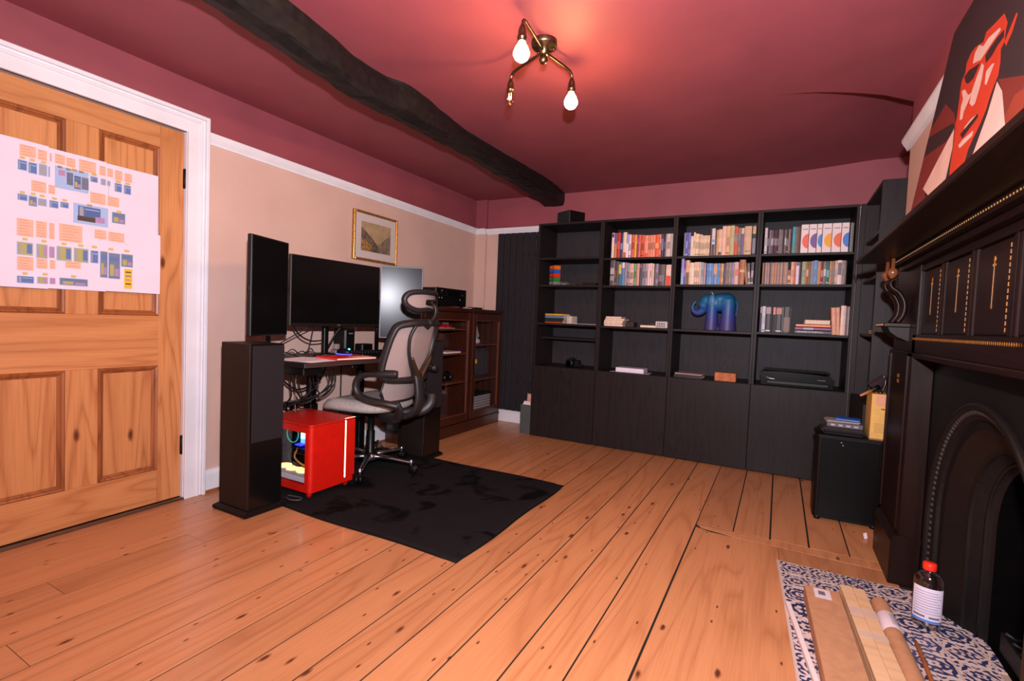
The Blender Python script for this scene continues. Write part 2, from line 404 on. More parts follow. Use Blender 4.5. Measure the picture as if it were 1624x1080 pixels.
for (y0, y1) in ((-2.500, -2.486), (-3.524, -3.510)): fr_.box(-0.85, -0.837, y0, y1, 0, 2.06, 0, 0.003)
fr_.box(-0.85, -0.837, -3.51, -2.5, 2.04, 2.054, 0, 0.003)
for (y0, y1) in ((-2.562, -2.548), (-3.462, -3.448)): fr_.box(-0.96, -0.86, y0, y1, 0, 1.985, 0)
fr_.box(-0.96, -0.86, -3.46, -2.55, 1.98, 1.992, 0)
fr_.build('trim_6', WHITE, label='white moulded architrave around the pine door', cat='door frame', kind='structure')
MB(ML).box(-0.90, -0.848, -3.45, -2.555, 0.0, 0.012, 0, 0.004).build('trim_7', STEEL, label='grey metal threshold strip under the pine door', cat='threshold', kind='structure')

# the stripped pine door
door = thing('door_1', 'stripped pine four panel door with a paper chart on it', 'door', ML @ Vector((-0.9, -3.0, 0)), kind='structure')
DX0, DX1 = -0.918, -0.878
def dpart(name, m, y0, y1, z0, z1, x0=DX0, x1=DX1, bev=0.002): return MB(ML).box(x0, x1, y0, y1, z0, z1, 0, bev).build(name, m, door)
dpart('stile', PINE_V, -2.681, -2.564, 0.016, 1.975); dpart('stile', PINE_V, -3.444, -3.327, 0.016, 1.975)
dpart('bottom_rail', PINE_H, -3.327, -2.681, 0.016, 0.19); dpart('lock_rail', PINE_H, -3.327, -2.681, 0.742, 1.0); dpart('top_rail', PINE_H, -3.327, -2.681, 1.864, 1.975)
for z0, z1 in ((0.19, 0.742), (1.0, 1.864)):
    dpart('muntin', PINE_V, -3.066, -2.942, z0, z1)
    for y0, y1 in ((-2.942, -2.681), (-3.327, -3.066)):
        dpart('panel', PINE_V, y0+0.01, y1-0.01, z0+0.01, z1-0.01, -0.905, -0.893, 0)
        mo = MB(ML); w_ = 0.026
        def strip(p, ax, a0, a1, flip):
            return
        # four mitred strips
        for (ya, za, yb, zb, ny, nz) in ((y0, z0, y1, z0, 0, 1), (y1, z0, y1, z1, -1, 0), (y1, z1, y0, z1, 0, -1), (y0, z1, y0, z0, 1, 0)):
            dy, dz = (1 if yb > ya else -1 if yb < ya else 0), (1 if zb > za else -1 if zb < za else 0)
            sec = [(0.0, -0.893), (0.0, -0.879), (0.006, -0.872), (0.013, -0.876), (0.018, -0.884), (w_, -0.890), (w_, -0.893)]
            vs = [(x, ya+ny*o+dy*o, za+nz*o+dz*o) for o, x in sec]+[(x, yb+ny*o-dy*o, zb+nz*o-dz*o) for o, x in sec]
            n = len(sec); mo.add(vs, [(i, (i+1) % n, n+(i+1) % n, n+i) for i in range(n)]+[tuple(range(n)), tuple(range(n, 2*n))])
        mo.build('moulding', PINE_M, door)
for z in (1.735, 0.30):
    h = MB(ML).box(-0.882, -0.874, -2.570, -2.556, z-0.05, z+0.05, 0, 0.001)
    h.lathe([(0.006, z-0.052), (0.006, z+0.052)], (-0.872, -2.563, 0), 2, 8, 0); h.build('hinge', mat('dark_iron', (46, 34, 30), 0.5, metal=0.7, noise=0.2, nscale=60), door)

# paper chart taped to the door: six sheets, printed diagram
chart = thing('printed_chart', 'large white paper chart of coloured boxes taped to the pine door', 'chart', ML @ Vector((-0.868, -3.05, 1.11)))
PAPER = mat('chart_paper', (222, 208, 222), 0.7, noise=0.02, nscale=5)
CXP = -0.8675
sheets = [(y0, y1, z0, z1, 0.0003*((i*5) % 4)) for i, (y0, y1, z0, z1) in enumerate([
    (-3.55, -3.339, 1.412, 1.722), (-3.34, -3.129, 1.412, 1.721), (-3.13, -2.918, 1.412, 1.716), (-2.919, -2.695, 1.412, 1.712),
    (-3.55, -3.339, 1.105, 1.413), (-3.34, -3.129, 1.107, 1.413), (-3.13, -2.918, 1.110, 1.413), (-2.919, -2.683, 1.113, 1.414)])]
for (y0, y1, z0, z1, dx) in sheets:
    rows = [[(CXP+dx+0.0012*math.sin(5*(y0+(y1-y0)*j/5)+7*(z0+(z1-z0)*i/4)), y0+(y1-y0)*j/5, z0+(z1-z0)*i/4) for j in range(6)] for i in range(5)]
    rows2 = [[(p[0]-0.0004, p[1], p[2]) for p in r] for r in rows]
    m = MB(ML).sheet(rows).sheet(rows2); m.build('paper_sheet', PAPER, chart, fix=False)
CH=[(-3.224,-3.172,1.655,1.702,'o'),(-3.166,-3.136,1.655,1.698,'o'),(-3.127,-3.119,1.659,1.694,'o'),(-3.109,-3.074,1.656,1.698,'o'),(-3.07,-3.037,1.654,1.694,'o'),(-3.024,-2.96,1.649,1.7,'o'),(-2.947,-2.922,1.65,1.693,'o'),(-2.916,-2.893,1.651,1.69,'o'),(-2.886,-2.854,1.646,1.69,'o'),(-2.846,-2.814,1.646,1.687,'o'),(-3.187,-3.138,1.517,1.563,'o'),(-3.131,-3.108,1.52,1.558,'o'),(-2.982,-2.922,1.515,1.564,'o'),(-2.915,-2.867,1.516,1.56,'o'),(-3.233,-3.18,1.323,1.395,'o'),(-3.172,-3.136,1.326,1.395,'o'),(-3.128,-3.11,1.326,1.394,'o'),(-3.094,-3.011,1.323,1.399,'o'),(-2.965,-2.918,1.354,1.396,'o'),(-2.911,-2.845,1.351,1.395,'o'),(-3.232,-3.18,1.181,1.237,'o'),(-3.17,-3.134,1.194,1.235,'o'),(-3.126,-3.107,1.196,1.233,'o'),(-3.072,-3.016,1.206,1.236,'o'),(-3.228,-3.202,1.597,1.635,'b'),(-3.195,-3.17,1.592,1.634,'b'),(-3.161,-3.137,1.592,1.637,'g'),(-3.13,-3.127,1.592,1.634,'g'),(-3.109,-2.989,1.552,1.647,'l'),(-3.097,-3.074,1.608,1.632,'p'),(-3.068,-3.045,1.574,1.629,'g'),(-3.041,-3.017,1.564,1.621,'m'),(-3.014,-2.989,1.567,1.621,'g'),(-2.98,-2.955,1.612,1.634,'b'),(-2.94,-2.923,1.608,1.634,'g'),(-2.915,-2.905,1.61,1.63,'g'),(-2.885,-2.858,1.591,1.628,'b'),(-2.847,-2.82,1.589,1.628,'b'),(-3.229,-3.201,1.472,1.495,'b'),(-3.194,-3.17,1.455,1.494,'m'),(-3.164,-3.138,1.463,1.491,'g'),(-3.126,-3.098,1.463,1.491,'b'),(-3.089,-3.062,1.471,1.493,'b'),(-3.044,-2.912,1.412,1.501,'l'),(-3.027,-2.942,1.444,1.492,'b'),(-3.029,-2.962,1.425,1.446,'d'),(-2.962,-2.925,1.427,1.452,'p'),(-2.895,-2.843,1.441,1.489,'m'),(-3.231,-3.183,1.246,1.296,'y'),(-3.169,-3.135,1.24,1.296,'y'),(-3.128,-3.11,1.244,1.292,'p'),(-3.101,-3.051,1.238,1.297,'y'),(-3.04,-2.989,1.238,1.298,'y'),(-2.978,-2.951,1.241,1.295,'b'),(-2.941,-2.914,1.177,1.297,'m'),(-2.908,-2.863,1.175,1.294,'m'),(-2.856,-2.809,1.237,1.296,'m'),(-3.231,-3.18,1.128,1.154,'b'),(-3.166,-3.134,1.13,1.156,'y'),(-3.126,-3.107,1.13,1.156,'p'),(-3.091,-2.991,1.13,1.159,'m'),(-2.844,-2.81,1.131,1.226,'Y'),(-3.223,-3.207,1.642,1.652,'v'),(-3.192,-3.176,1.641,1.651,'v'),(-3.156,-3.139,1.642,1.652,'v'),(-3.1,-3.083,1.639,1.65,'v'),(-3.071,-3.053,1.637,1.647,'v'),(-3.05,-3.032,1.64,1.651,'v'),(-3.024,-3.006,1.639,1.649,'v'),(-2.977,-2.958,1.64,1.651,'v'),(-2.882,-2.861,1.632,1.644,'v'),(-2.843,-2.822,1.632,1.643,'v'),(-3.223,-3.207,1.499,1.509,'v'),(-3.189,-3.173,1.5,1.51,'v'),(-3.16,-3.143,1.499,1.509,'v'),(-3.119,-3.102,1.497,1.507,'v'),(-3.084,-3.066,1.498,1.508,'v'),(-2.994,-2.975,1.497,1.507,'v'),(-2.878,-2.857,1.49,1.501,'v'),(-3.215,-3.199,1.306,1.316,'v'),(-3.154,-3.137,1.307,1.317,'v'),(-3.086,-3.068,1.306,1.316,'v'),(-3.026,-3.007,1.307,1.318,'v'),(-2.975,-2.955,1.308,1.319,'v'),(-2.91,-2.89,1.307,1.318,'v'),(-2.845,-2.823,1.307,1.319,'v'),(-3.215,-3.199,1.162,1.172,'v'),(-3.15,-3.133,1.165,1.175,'v'),(-3.052,-3.033,1.165,1.175,'v')]
pm = [mat('print_peach', (230, 172, 146), 0.7), mat('print_blue', (92, 114, 164), 0.7), mat('print_grey', (150, 150, 160), 0.7), mat('print_light_blue', (160, 178, 214), 0.7), mat('print_mauve', (170, 130, 170), 0.7),
      mat('print_slate', (112, 118, 142), 0.7), mat('print_olive', (168, 160, 100), 0.7), mat('print_yellow', (238, 178, 40), 0.7), mat('print_dark', (80, 62, 50), 0.7), mat('print_line', (196, 126, 98), 0.7), mat('print_sand', (206, 172, 96), 0.7)]
KI = dict(o=0, b=1, g=2, l=3, p=4, m=5, y=6, Y=7, d=8, v=10)
pr = MB(ML); base = CXP+0.0035
def prect(y0, y1, z0, z1, k, lay): pr.quad((base+lay*0.0003, y0, z0), (base+lay*0.0003, y1, z0), (base+lay*0.0003, y1, z1), (base+lay*0.0003, y0, z1), k)
for (y0, y1, z0, z1, k) in CH:
    if k in 'bmyg': prect(y0-0.002, y1+0.002, z0-0.002, z1+0.002, 3, 0)
    prect(y0, y1, z0, z1, KI[k], 2 if k in 'pd' else 1)
    h = z1-z0; w_ = y1-y0
    if k == 'o':
        n = max(2, int(h/0.011))
        for i in range(n):
            zz = z0+h*(i+0.5)/n; prect(y0+w_*0.12, y1-w_*(0.15+0.2*((i*7) % 3)/2), zz, zz+0.0018, 9, 2)
    if k == 'm':
        prect(y0+w_*0.1, y0+w_*0.48, z0+h*0.1, z0+h*0.55, 6, 2); prect(y0+w_*0.55, y1-w_*0.08, z0+h*0.1, z0+h*0.4, 4, 2); prect(y0+w_*0.1, y0+w_*0.9, z0+h*0.68, z0+h*0.86, 1, 2)
    if k == 'y':
        prect(y0+w_*0.62, y1-w_*0.04, z0+h*0.12, z1-h*0.1, 1 if w_ > 0.04 else 4, 2); prect(y0+w_*0.05, y0+w_*0.2, z0+h*0.1, z1-h*0.1, 2, 2)
    if k == 'b': prect(y0+w_*0.06, y0+w_*0.24, z0+h*0.08, z0+h*0.92, 2, 2); prect(y0+w_*0.3, y1-w_*0.05, z0+h*0.72, z0+h*0.8, 3, 2)
    if k == 'Y':
        for i, c in enumerate((8, 9, 5, 8)): prect(y0+w_*0.15, y1-w_*0.15, z0+h*(0.2+i*0.2), z0+h*(0.27+i*0.2), c, 2)
for (a, b) in (((-3.02, 1.43), (-2.95, 1.42)), ((-2.90, 1.375), (-2.95, 1.345)), ((-2.895, 1.375), (-2.893, 1.345)), ((-2.87, 1.375), (-2.83, 1.34)), ((-3.05, 1.62), (-2.98, 1.64)), ((-2.91, 1.63), (-2.91, 1.53)), ((-3.05, 1.225), (-3.05, 1.205))):
    (ya, za), (yb, zb) = a, b; L = math.hypot(yb-ya, zb-za); ny, nz = -(zb-za)/L*0.0006, (yb-ya)/L*0.0006
    pr.quad((base, ya-ny, za-nz), (base, yb-ny, zb-nz), (base, yb+ny, zb+nz), (base, ya+ny, za+nz), 2)
pr.build('printed_diagram', pm, chart, fix=False)
# ------------------------------------------------------------------ ceiling beam
BEAMM = mat('black_beam_paint', (23, 20, 20), 0.55, spec=0.25, noise=0.35, nscale=30, bump=0.9, bscale=22)
secs = [(-4.8, 0.08, 0.34, 0.31, 2.14), (-3.3, 0.08, 0.26, 0.27, 2.142), (-2.98, 0.085, 0.225, 0.245, 2.142), (-2.79, 0.065, 0.215, 0.22, 2.132), (-2.58, 0.07, 0.21, 0.182, 2.106), (-2.36, 0.06, 0.195, 0.13, 2.10),
        (-2.14, 0.05, 0.198, 0.135, 2.104), (-2.04, 0.045, 0.205, 0.18, 2.11), (-1.85, 0.045, 0.195, 0.175, 2.118), (-1.70, 0.04, 0.185, 0.145, 2.126), (-1.42, 0.03, 0.19, 0.10, 2.136), (-1.1, 0.012, 0.18, 0.095, 2.142), (-0.72, -0.01, 0.165, 0.115, 2.15), (-0.3, -0.045, 0.14, 0.12, 2.165), (0.1, -0.09, 0.11, 0.10, 2.176), (0.43, -0.165, 0.055, 0.06, 2.186)]
rnd = random.Random(3); rows = []; NS = 120
def lerp_sec(y):
    for a, b in zip(secs[:-1], secs[1:]):
        if a[0] <= y <= b[0]:
            t = (y-a[0])/(b[0]-a[0]); return [a[i]+(b[i]-a[i])*t for i in range(5)]
ph = [rnd.uniform(0, 6.28) for _ in range(12)]
for i in range(NS+1):
    y = -4.8+(5.23)*i/NS; _, xl, xr, xt, zb = lerp_sec(min(y, 0.43))
    wv = lambda k, f, a: a*(math.sin(f*y+ph[k])+0.6*math.sin(2.7*f*y+ph[k+1])+0.4*math.sin(7.1*f*y+ph[k+2]))
    a, b, c = wv(0, 5, 0.004), wv(3, 6, 0.004), wv(6, 9, 0.004)
    rows.append([(xl-0.01+a, y, 2.33), (xl-0.012+a, y, 2.24), (xl-0.004+a, y, zb+0.02+b), (xl+0.012+a, y, zb+0.004+c), ((xl+xr)/2, y, zb-0.004+b), (xr-0.014, y, zb+c), (xr+b, y, zb+0.012+a), ((xr*0.55+xt*0.45)+c, y, 2.20+a), (xt+0.004+a, y, 2.25), (xt+a, y, 2.33)])
bm_ = MB().sheet(rows, 0, False)
bm_.add(rows[-1], [tuple(range(10))]); bm_.add(rows[0], [tuple(range(10))[::-1]])
bm_.build('ceiling_beam', BEAMM, label='rough hewn black painted timber beam crossing the burgundy ceiling', cat='beam', kind='structure')

# ------------------------------------------------------------------ radiator
rad = thing('radiator', 'tall flat black vertical panel radiator beside the bookcases', 'radiator', (-0.36, 0.36, 0.13))
RADM = mat('radiator_anthracite', (40, 36, 39), 0.5, spec=0.2, noise=0.06, nscale=20)
for i in range(8):
    x = -0.632+i*0.0725; MB().box(x+0.0035, x+0.069, 0.352, 0.372, 0.13, 1.93, 0, 0.004).build('slat', RADM, rad)
for z in (0.16, 1.86): MB().box(-0.625, -0.06, 0.372, 0.395, z, z+0.04, 0, 0.004).build('header_pipe', RADM, rad)
for z in (0.4, 1.7): MB().box(-0.5, -0.2, 0.395, 0.42, z, z+0.03).build('wall_bracket', RADM, rad)
vm = MB().lathe([(0.012, 0.07), (0.016, 0.09), (0.016, 0.12), (0.02, 0.125), (0.02, 0.15)], (-0.60, 0.33, 0), 2, 10); vm.tube([(-0.60, 0.33, 0.10), (-0.60, 0.37, 0.16)], 0.008)
vm.tube([(-0.60, 0.33, 0.0), (-0.60, 0.33, 0.08)], 0.008); vm.build('valve', BLACKM, rad)

# ------------------------------------------------------------------ bookcases
BCW = wood('black_brown_veneer', (38, 30, 30), (26, 20, 20), (20, 16, 16), 2, 0.45, 1.0, knots=False, hue=0.04, bands=14, grain=1.6, spec=0.14)
BCB = wood('bookcase_back_board', (52, 47, 49), (40, 35, 37), (24, 20, 20), 2, 0.5, 1.0, knots=False, hue=0.03, bands=14, grain=1.6, spec=0.12)
TH = 0.018
def bookcase(x0, label, shelves, extra=None):
    x1 = x0+0.6; t = thing('bookcase', label, 'bookcase', (x0+0.3, 0.2, 0), 'row of black bookcases along the end wall')
    def bp(name, a, b, c, d, e, f, m=BCW, bev=0.001): return MB().box(a, b, c, d, e, f, 0, bev).build(name, m, t)
    bp('side_panel', x0+0.0006, x0+TH, 0.0, 0.40, 0.012, 1.93); bp('side_panel', x1-TH, x1-0.0006, 0.0, 0.40, 0.012, 1.93)
    bp('top_panel', x0+TH, x1-TH, 0.0, 0.40, 1.912, 1.93); bp('bottom_panel', x0+TH, x1-TH, 0.0, 0.39, 0.03, 0.048)
    bp('back_panel', x0+TH, x1-TH, 0.385, 0.393, 0.048, 1.912, BCB, 0)
    for z in shelves: bp('shelf', x0+TH, x1-TH, 0.012, 0.385, z-TH, z)
    bp('shelf', x0+TH, x1-TH, 0.0, 0.385, 0.632, 0.65)
    if extra: bp('shelf', x0+TH, x1-TH, 0.13, 0.385, extra-TH, extra)
    bp('door', x0+0.002, x1-0.002, -0.018, -0.001, 0.012, 0.648, BCW, 0.0012)
    return t
SH = [1.61, 1.378, 1.035]
bookcase(0.0, 'black bookcase nearest the radiator with coloured boxes on its shelves', [1.625, 1.383, 1.04], 0.91)
bookcase(0.6, 'black bookcase with a row of red and orange paperbacks', SH)
bookcase(1.2, 'black bookcase holding the blue elephant figure', [1.61, 1.388, 1.035])
bookcase(1.8, 'black bookcase with white circle-marked binders and a printer', [1.613, 1.39, 1.04])
# the corner unit, at right angles in the chimney recess
t = thing('bookcase', 'black bookcase turned sideways in the corner behind the fireplace', 'bookcase', (2.63, -0.3, 0), 'row of black bookcases along the end wall')
for (n, a, b, c, d, e, f) in (('side_panel', 2.432, 2.832, -0.60, -0.582, 0.012, 1.93), ('side_panel', 2.432, 2.832, -0.019, -0.001, 0.012, 1.93), ('top_panel', 2.432, 2.832, -0.582, -0.019, 1.912, 1.93),
      ('bottom_panel', 2.432, 2.832, -0.582, -0.019, 0.03, 0.048), ('shelf', 2.44, 2.82, -0.582, -0.019, 1.385, 1.403), ('shelf', 2.44, 2.82, -0.582, -0.019, 1.645, 1.663), ('shelf', 2.44, 2.82, -0.582, -0.019, 1.04, 1.058), ('shelf', 2.432, 2.82, -0.582, -0.019, 0.632, 0.65),
      ('door', 2.414, 2.431, -0.598, -0.003, 0.012, 0.648)):
    MB().box(a, b, c, d, e, f, 0, 0.001).build(n, BCW, t)
MB().box(2.815, 2.823, -0.582, -0.019, 0.048, 1.912).build('back_panel', BCB, t)
MB().box(2.405, 2.4315, -0.001, 0.02, 0.012, 1.93).build('filler_strip', BCW, t)

# ------------------------------------------------------------------ books
PAGES = mat('book_pages', (222, 204, 184), 0.8, noise=0.06, nscale=60)
def bookmat(c, rough=0.45):
    c = tuple(int(v//3*3) for v in c); return mat('cover_%d_%d_%d' % c, c, rough, noise=0.06, nscale=35)
CN = [('red', (200, 50, 45)), ('orange', (222, 100, 60)), ('salmon', (225, 135, 110)), ('yellow', (225, 180, 60)), ('magenta', (160, 40, 90)), ('cream', (225, 200, 170)), ('pink', (215, 165, 155)), ('white', (225, 215, 220)), ('lavender', (140, 130, 190)), ('blue', (80, 120, 190)), ('navy', (40, 50, 90)),
      ('teal', (50, 110, 120)), ('green', (90, 150, 100)), ('olive', (140, 130, 90)), ('tan', (190, 145, 100)), ('brown', (115, 75, 55)), ('black', (35, 30, 32)), ('dark grey', (75, 68, 74)), ('grey', (140, 132, 138)), ('purple', (105, 75, 130)), ('maroon', (90, 40, 45))]
def cname(c): return min(CN, key=lambda n: sum((a-b)**2 for a, b in zip(n[1], c)))[0]
ORD = ['first', 'second', 'third', 'fourth', 'fifth', 'sixth', 'seventh', 'eighth', 'ninth', 'tenth', 'eleventh', 'twelfth', 'thirteenth', 'fourteenth', 'fifteenth', 'sixteenth', 'seventeenth', 'eighteenth', 'nineteenth', 'twentieth']
ORD += ['twenty-'+o for o in ORD[:9]]+['thirtieth']+['thirty-'+o for o in ORD[:9]]
def book(x, w, h, d, z, c, label, group, y=0.03, band=None, lean=0.0, name='book', top=None, M=None):
    w -= 0.0009; m = MB(M if M is not None else (Matrix.Translation((x, 0, z)) @ Matrix.Rotation(lean, 4, 'Y') @ Matrix.Translation((-x, 0, -z)) if lean else None))
    t = min(0.0022, w*0.2)
    if w > 0.008:
        m.box(x, x+t, y+0.003, y+d, z, z+h, 0); m.box(x+w-t, x+w, y+0.003, y+d, z, z+h, 0)
        sp = [(x, y+0.004), (x+w*0.2, y+0.001), (x+w*0.5, y), (x+w*0.8, y+0.001), (x+w, y+0.004), (x+w, y+0.006), (x, y+0.006)]
        m.prism(sp, 2, z, z+h, 0)
        m.box(x+t, x+w-t, y+0.006, y+d-0.003, z+0.003, z+h-0.003, 1)
    else:
        m.box(x, x+w, y, y+d, z, z+h, 0); m.box(x+w*0.2, x+w*0.8, y+0.004, y+d, z+h, z+h+0.0004, 1)
    mats = [bookmat(c), PAGES]
    if band:
        for (f0, f1, bc) in band:
            mats.append(bookmat(bc)); m.box(x+w*0.1, x+w*0.9, y-0.0006, y+0.003, z+h*f0, z+h*f1, len(mats)-1)
    return m.build(name, mats, None, label, 'book', group)
def row(x0, x1, z, spec, where, group):
    tot = sum(s[0] for s in spec); x = x0; k = (x1-x0)/tot; i = 0
    for s in spec:
        w = s[0]*k; c = s[1]
        if c is not None:
            h = s[2] if len(s) > 2 else 0.19; band = s[3] if len(s) > 3 else None; lean = s[4] if len(s) > 4 else 0
            lab = '%s book, %s from the left on the %s' % (cname(c), ORD[i], where)
            if band is None and w > 0.012:
                q = rnd.random(); dk = tuple(min(255, int(v*0.45)) if sum(c) > 330 else min(255, int(v*1.8)+50) for v in c)
                if q < 0.75: band = [(0.30+0.1*q, 0.30+0.1*q+0.30, tuple(int(0.55*a+0.45*b) for a, b in zip(c, dk)))]
                if q < 0.4: band.append((0.06, 0.10, dk))
            book(x, w, h, 0.13+0.03*rnd.random(), z, c, lab, group, 0.03+0.004*rnd.random(), band, lean)
            i += 1
        x += w
PW, CRM, SAL, ORG_ = (222, 190, 186), (224, 196, 168), (226, 128, 98), (222, 84, 48)
row(0.674, 1.181, 1.61, [(45, PW, .212, [(.82, .97, (90, 50, 90))]), (50, (178, 128, 78), .208, [(.58, .99, (90, 84, 150))]), (60, (186, 38, 36), .212), (45, (40, 52, 92), .205, [(.35, .6, (110, 140, 190))]), (60, (230, 200, 176), .213, [(.0, .22, (190, 90, 70))]), (40, (150, 150, 205), .192, [(.0, .6, (228, 220, 226))]), (40, (228, 204, 206), .192), (55, (205, 88, 76), .190), (40, (220, 160, 40), .189), (35, (140, 30, 84), .187, [(.6, .85, (190, 70, 130))]),
    (30, (216, 110, 84), .186), (65, (206, 82, 52), .184), (60, (228, 140, 118), .180, [(.0, .2, (226, 80, 50))]), (30, (224, 130, 104), .180), (45, (222, 134, 104), .180), (40, (228, 146, 120), .180), (65, ORG_, .182, [(.4, .62, (240, 150, 90))]), (30, (226, 138, 118), .183), (45, (62, 44, 62), .183, [(.3, .8, (120, 110, 140))]), (35, (44, 46, 66), .182), (75, (202, 172, 168), .184), (40, (176, 170, 156), .184)],
    'top shelf of the second bookcase', 'books on the top shelf of the second bookcase')
row(0.672, 1.178, 1.378, [(85, (84, 76, 80), .214, [(.45, .7, (170, 160, 160)), (.2, .38, (150, 140, 140))]), (35, (80, 34, 34), .205), (25, (92, 84, 60), .205), (55, (46, 104, 118), .198, [(.5, .9, (206, 178, 80))]), (50, (90, 124, 176), .196, [(.75, .98, (228, 206, 196))]), (35, (160, 128, 128), .193), (40, (128, 140, 152), .19), (75, (214, 160, 148), .184), (45, (92, 156, 104), .182), (50, (206, 140, 134), .183), (42, (66, 58, 62), .183, [(.8, .95, (170, 80, 110))]), (45, (120, 124, 140), .182), (45, (168, 136, 140), .182), (35, (216, 184, 182), .181), (35, (220, 190, 188), .183), (35, (212, 176, 156), .18), (18, None), (50, (132, 122, 142), .178), (105, (84, 70, 66), .172, [(.2, .5, (120, 110, 116))]), (12, None), (85, (222, 180, 170), .168, [(.0, .48, (214, 58, 42))])],
    'second shelf of the second bookcase', 'books on the second shelf of the second bookcase')
row(1.262, 1.775, 1.61, [(30, (132, 126, 138), .186), (38, (80, 84, 160), .188), (45, (116, 110, 178), .186), (45, CRM, .158), (30, (230, 204, 176), .186), (55, (232, 196, 160), .174), (30, (216, 170, 146), .170), (30, CRM, .166), (30, (222, 190, 150), .158), (30, (228, 200, 168), .158), (30, (220, 186, 150), .158), (30, (226, 194, 160), .158), (25, (90, 50, 44), .216), (55, (200, 190, 196), .21, [(.0, .42, (50, 40, 60)), (.5, .6, (100, 140, 190))]), (25, (120, 80, 60), .195), (25, (206, 160, 120), .196), (60, (218, 172, 140), .20, [(.02, .14, (50, 34, 34))]), (60, (222, 176, 160), .223), (62, (220, 164, 116), .223), (66, (176, 166, 124), .224), (50, (206, 74, 40), .217, [(.45, .75, (120, 110, 130))]), (50, (140, 116, 92), .204), (48, (110, 90, 130), .203, [(.78, .99, (212, 172, 150))]), (110, (196, 156, 124), .214, [(.1, .16, (150, 110, 84))]), (8, None), (58, (44, 38, 40), .222, [(.7, .95, (190, 150, 100)), (.05, .55, (110, 104, 120))])],
    'top shelf of the third bookcase', 'books on the top shelf of the third bookcase')
row(1.252, 1.772, 1.388, [(45, (146, 132, 190), .206, [(.0, .45, (140, 170, 190))]), (26, (96, 72, 150), .186), (58, (212, 160, 120), .192, [(.0, .5, (96, 80, 66))]), (75, CRM, .172), (35, (222, 184, 160), .176), (35, (226, 190, 160), .176), (30, (220, 180, 160), .176), (35, (150, 164, 176), .174), (42, (160, 130, 140), .168), (8, None), (35, (92, 136, 196), .164), (35, (120, 156, 206), .164), (30, (96, 140, 196), .163), (60, (110, 130, 170), .163, [(.5, .95, (196, 140, 90))]), (35, (84, 146, 200), .163), (25, (200, 120, 80), .162), (25, (216, 186, 130), .162), (32, (84, 66, 96), .162), (42, (132, 110, 100), .167), (40, (150, 128, 118), .168), (40, (140, 128, 150), .168), (62, (206, 160, 160), .170, [(.4, .7, (214, 84, 72))]), (84, (160, 90, 48), .188, [(.5, .6, (206, 150, 90))], 0.03), (24, None), (30, (170, 120, 84), .166, None, -0.11), (35, (116, 98, 96), .16, None, -0.07), (36, (96, 84, 90), .166)],
    'second shelf of the third bookcase', 'books on the second shelf of the third bookcase')
GB = [(136, 122, 128), (60, 44, 52), (126, 112, 120), (112, 88, 112), (58, 42, 46), (88, 62, 58), (48, 36, 40), (140, 112, 120), (130, 116, 120), (60, 48, 50), (116, 104, 104), (64, 46, 50), (150, 116, 116), (58, 40, 44)]
row(1.832, 2.060, 1.613, [(46, (206, 188, 194), .192)]+[(32, c, .172+.006*rnd.random()) for c in GB[1:]]+[(50, (60, 150, 176), .19, [(.0, .4, (50, 120, 110))]), (42, (120, 100, 84), .188), (36, (104, 74, 66), .19)],
    'top shelf of the fourth bookcase', 'books on the top shelf of the fourth bookcase')
TB = [(176, 132, 100), (116, 80, 62), (196, 156, 150), (150, 136, 146), (196, 150, 132), (110, 92, 100), (140, 140, 152), (206, 156, 128), (190, 128, 90), (204, 150, 124), (160, 120, 120), (190, 160, 150), (140, 120, 110), (206, 172, 156), (146, 116, 106), (176, 140, 124), (196, 160, 146), (170, 140, 140)]
row(1.830, 2.345, 1.39, [(25, c, .158+.004*rnd.random()) for c in TB]+[(52, (150, 94, 54), .105), (55, (216, 160, 132), .162), (32, (206, 104, 80), .162), (56, (210, 196, 210), .158, [(.85, .99, (60, 44, 60))]), (46, (58, 40, 42), .16), (72, (146, 150, 116), .163), (42, (160, 84, 50), .163), (38, (128, 112, 74), .163), (42, (140, 132, 160), .165), (72, (98, 134, 184), .170), (46, (196, 136, 88), .163), (42, (124, 50, 40), .163), (50, (112, 112, 106), .162), (50, (50, 92, 92), .162), (45, (180, 130, 90), .163), (45, (150, 116, 92), .163), (36, (214, 178, 170), .166), (78, (216, 186, 180), .168, [(.4, .9, (90, 76, 84))]), (60, (134, 108, 104), .166)],
    'second shelf of the fourth bookcase', 'books on the second shelf of the fourth bookcase')
# white binders with coloured circles
binder_w = mat('binder_white', (220, 198, 196), 0.5, noise=0.03)
x = 2.062
for (w_, c, cn, r) in ((.0475, (220, 86, 70), 'coral', .052), (.0475, (104, 66, 130), 'purple', .052), (.031, (50, 120, 190), 'sky blue', .046), (.0555, (226, 150, 36), 'amber', .05), (.054, (218, 94, 50), 'orange', .05), (.044, (56, 106, 186), 'cobalt blue', .05)):
    t = MB().box(x+.0008, x+w_-.0008, .03, .24, 1.613, 1.613+.203, 0, .0015)
    o = t.build('binder', binder_w, None, 'white binder with a %s half circle on its spine' % cn, 'binder', 'white binders with half circles on the fourth bookcase')
    xr = x+w_-.001; zc = 1.613+.085
    pts = [(xr, zc-r)]+[(xr-min(w_*.78, r)*math.sin(math.pi*k/14), zc-r*math.cos(math.pi*k/14)) for k in range(1, 14)]+[(xr, zc+r)]
    MB().prism(pts, 1, .0292, .031).build('printed_circle', mat('binder_'+cn.replace(' ', '_'), c, .5), o)
    m = MB()
    for j in range(4): m.box(x+w_*(.2+.17*j), x+w_*(.2+.17*j)+w_*.12, .0292, .031, 1.613+.165, 1.613+.172)
    m.build('printed_title', mat('ink_grey', (90, 74, 84), .6), o)
    x += w_+.0015
book(2.355, .02, .2, .2, 1.613, (110, 104, 96), 'grey green file at the end of the top shelf beside the binders', 'books on the top shelf of the fourth bookcase')

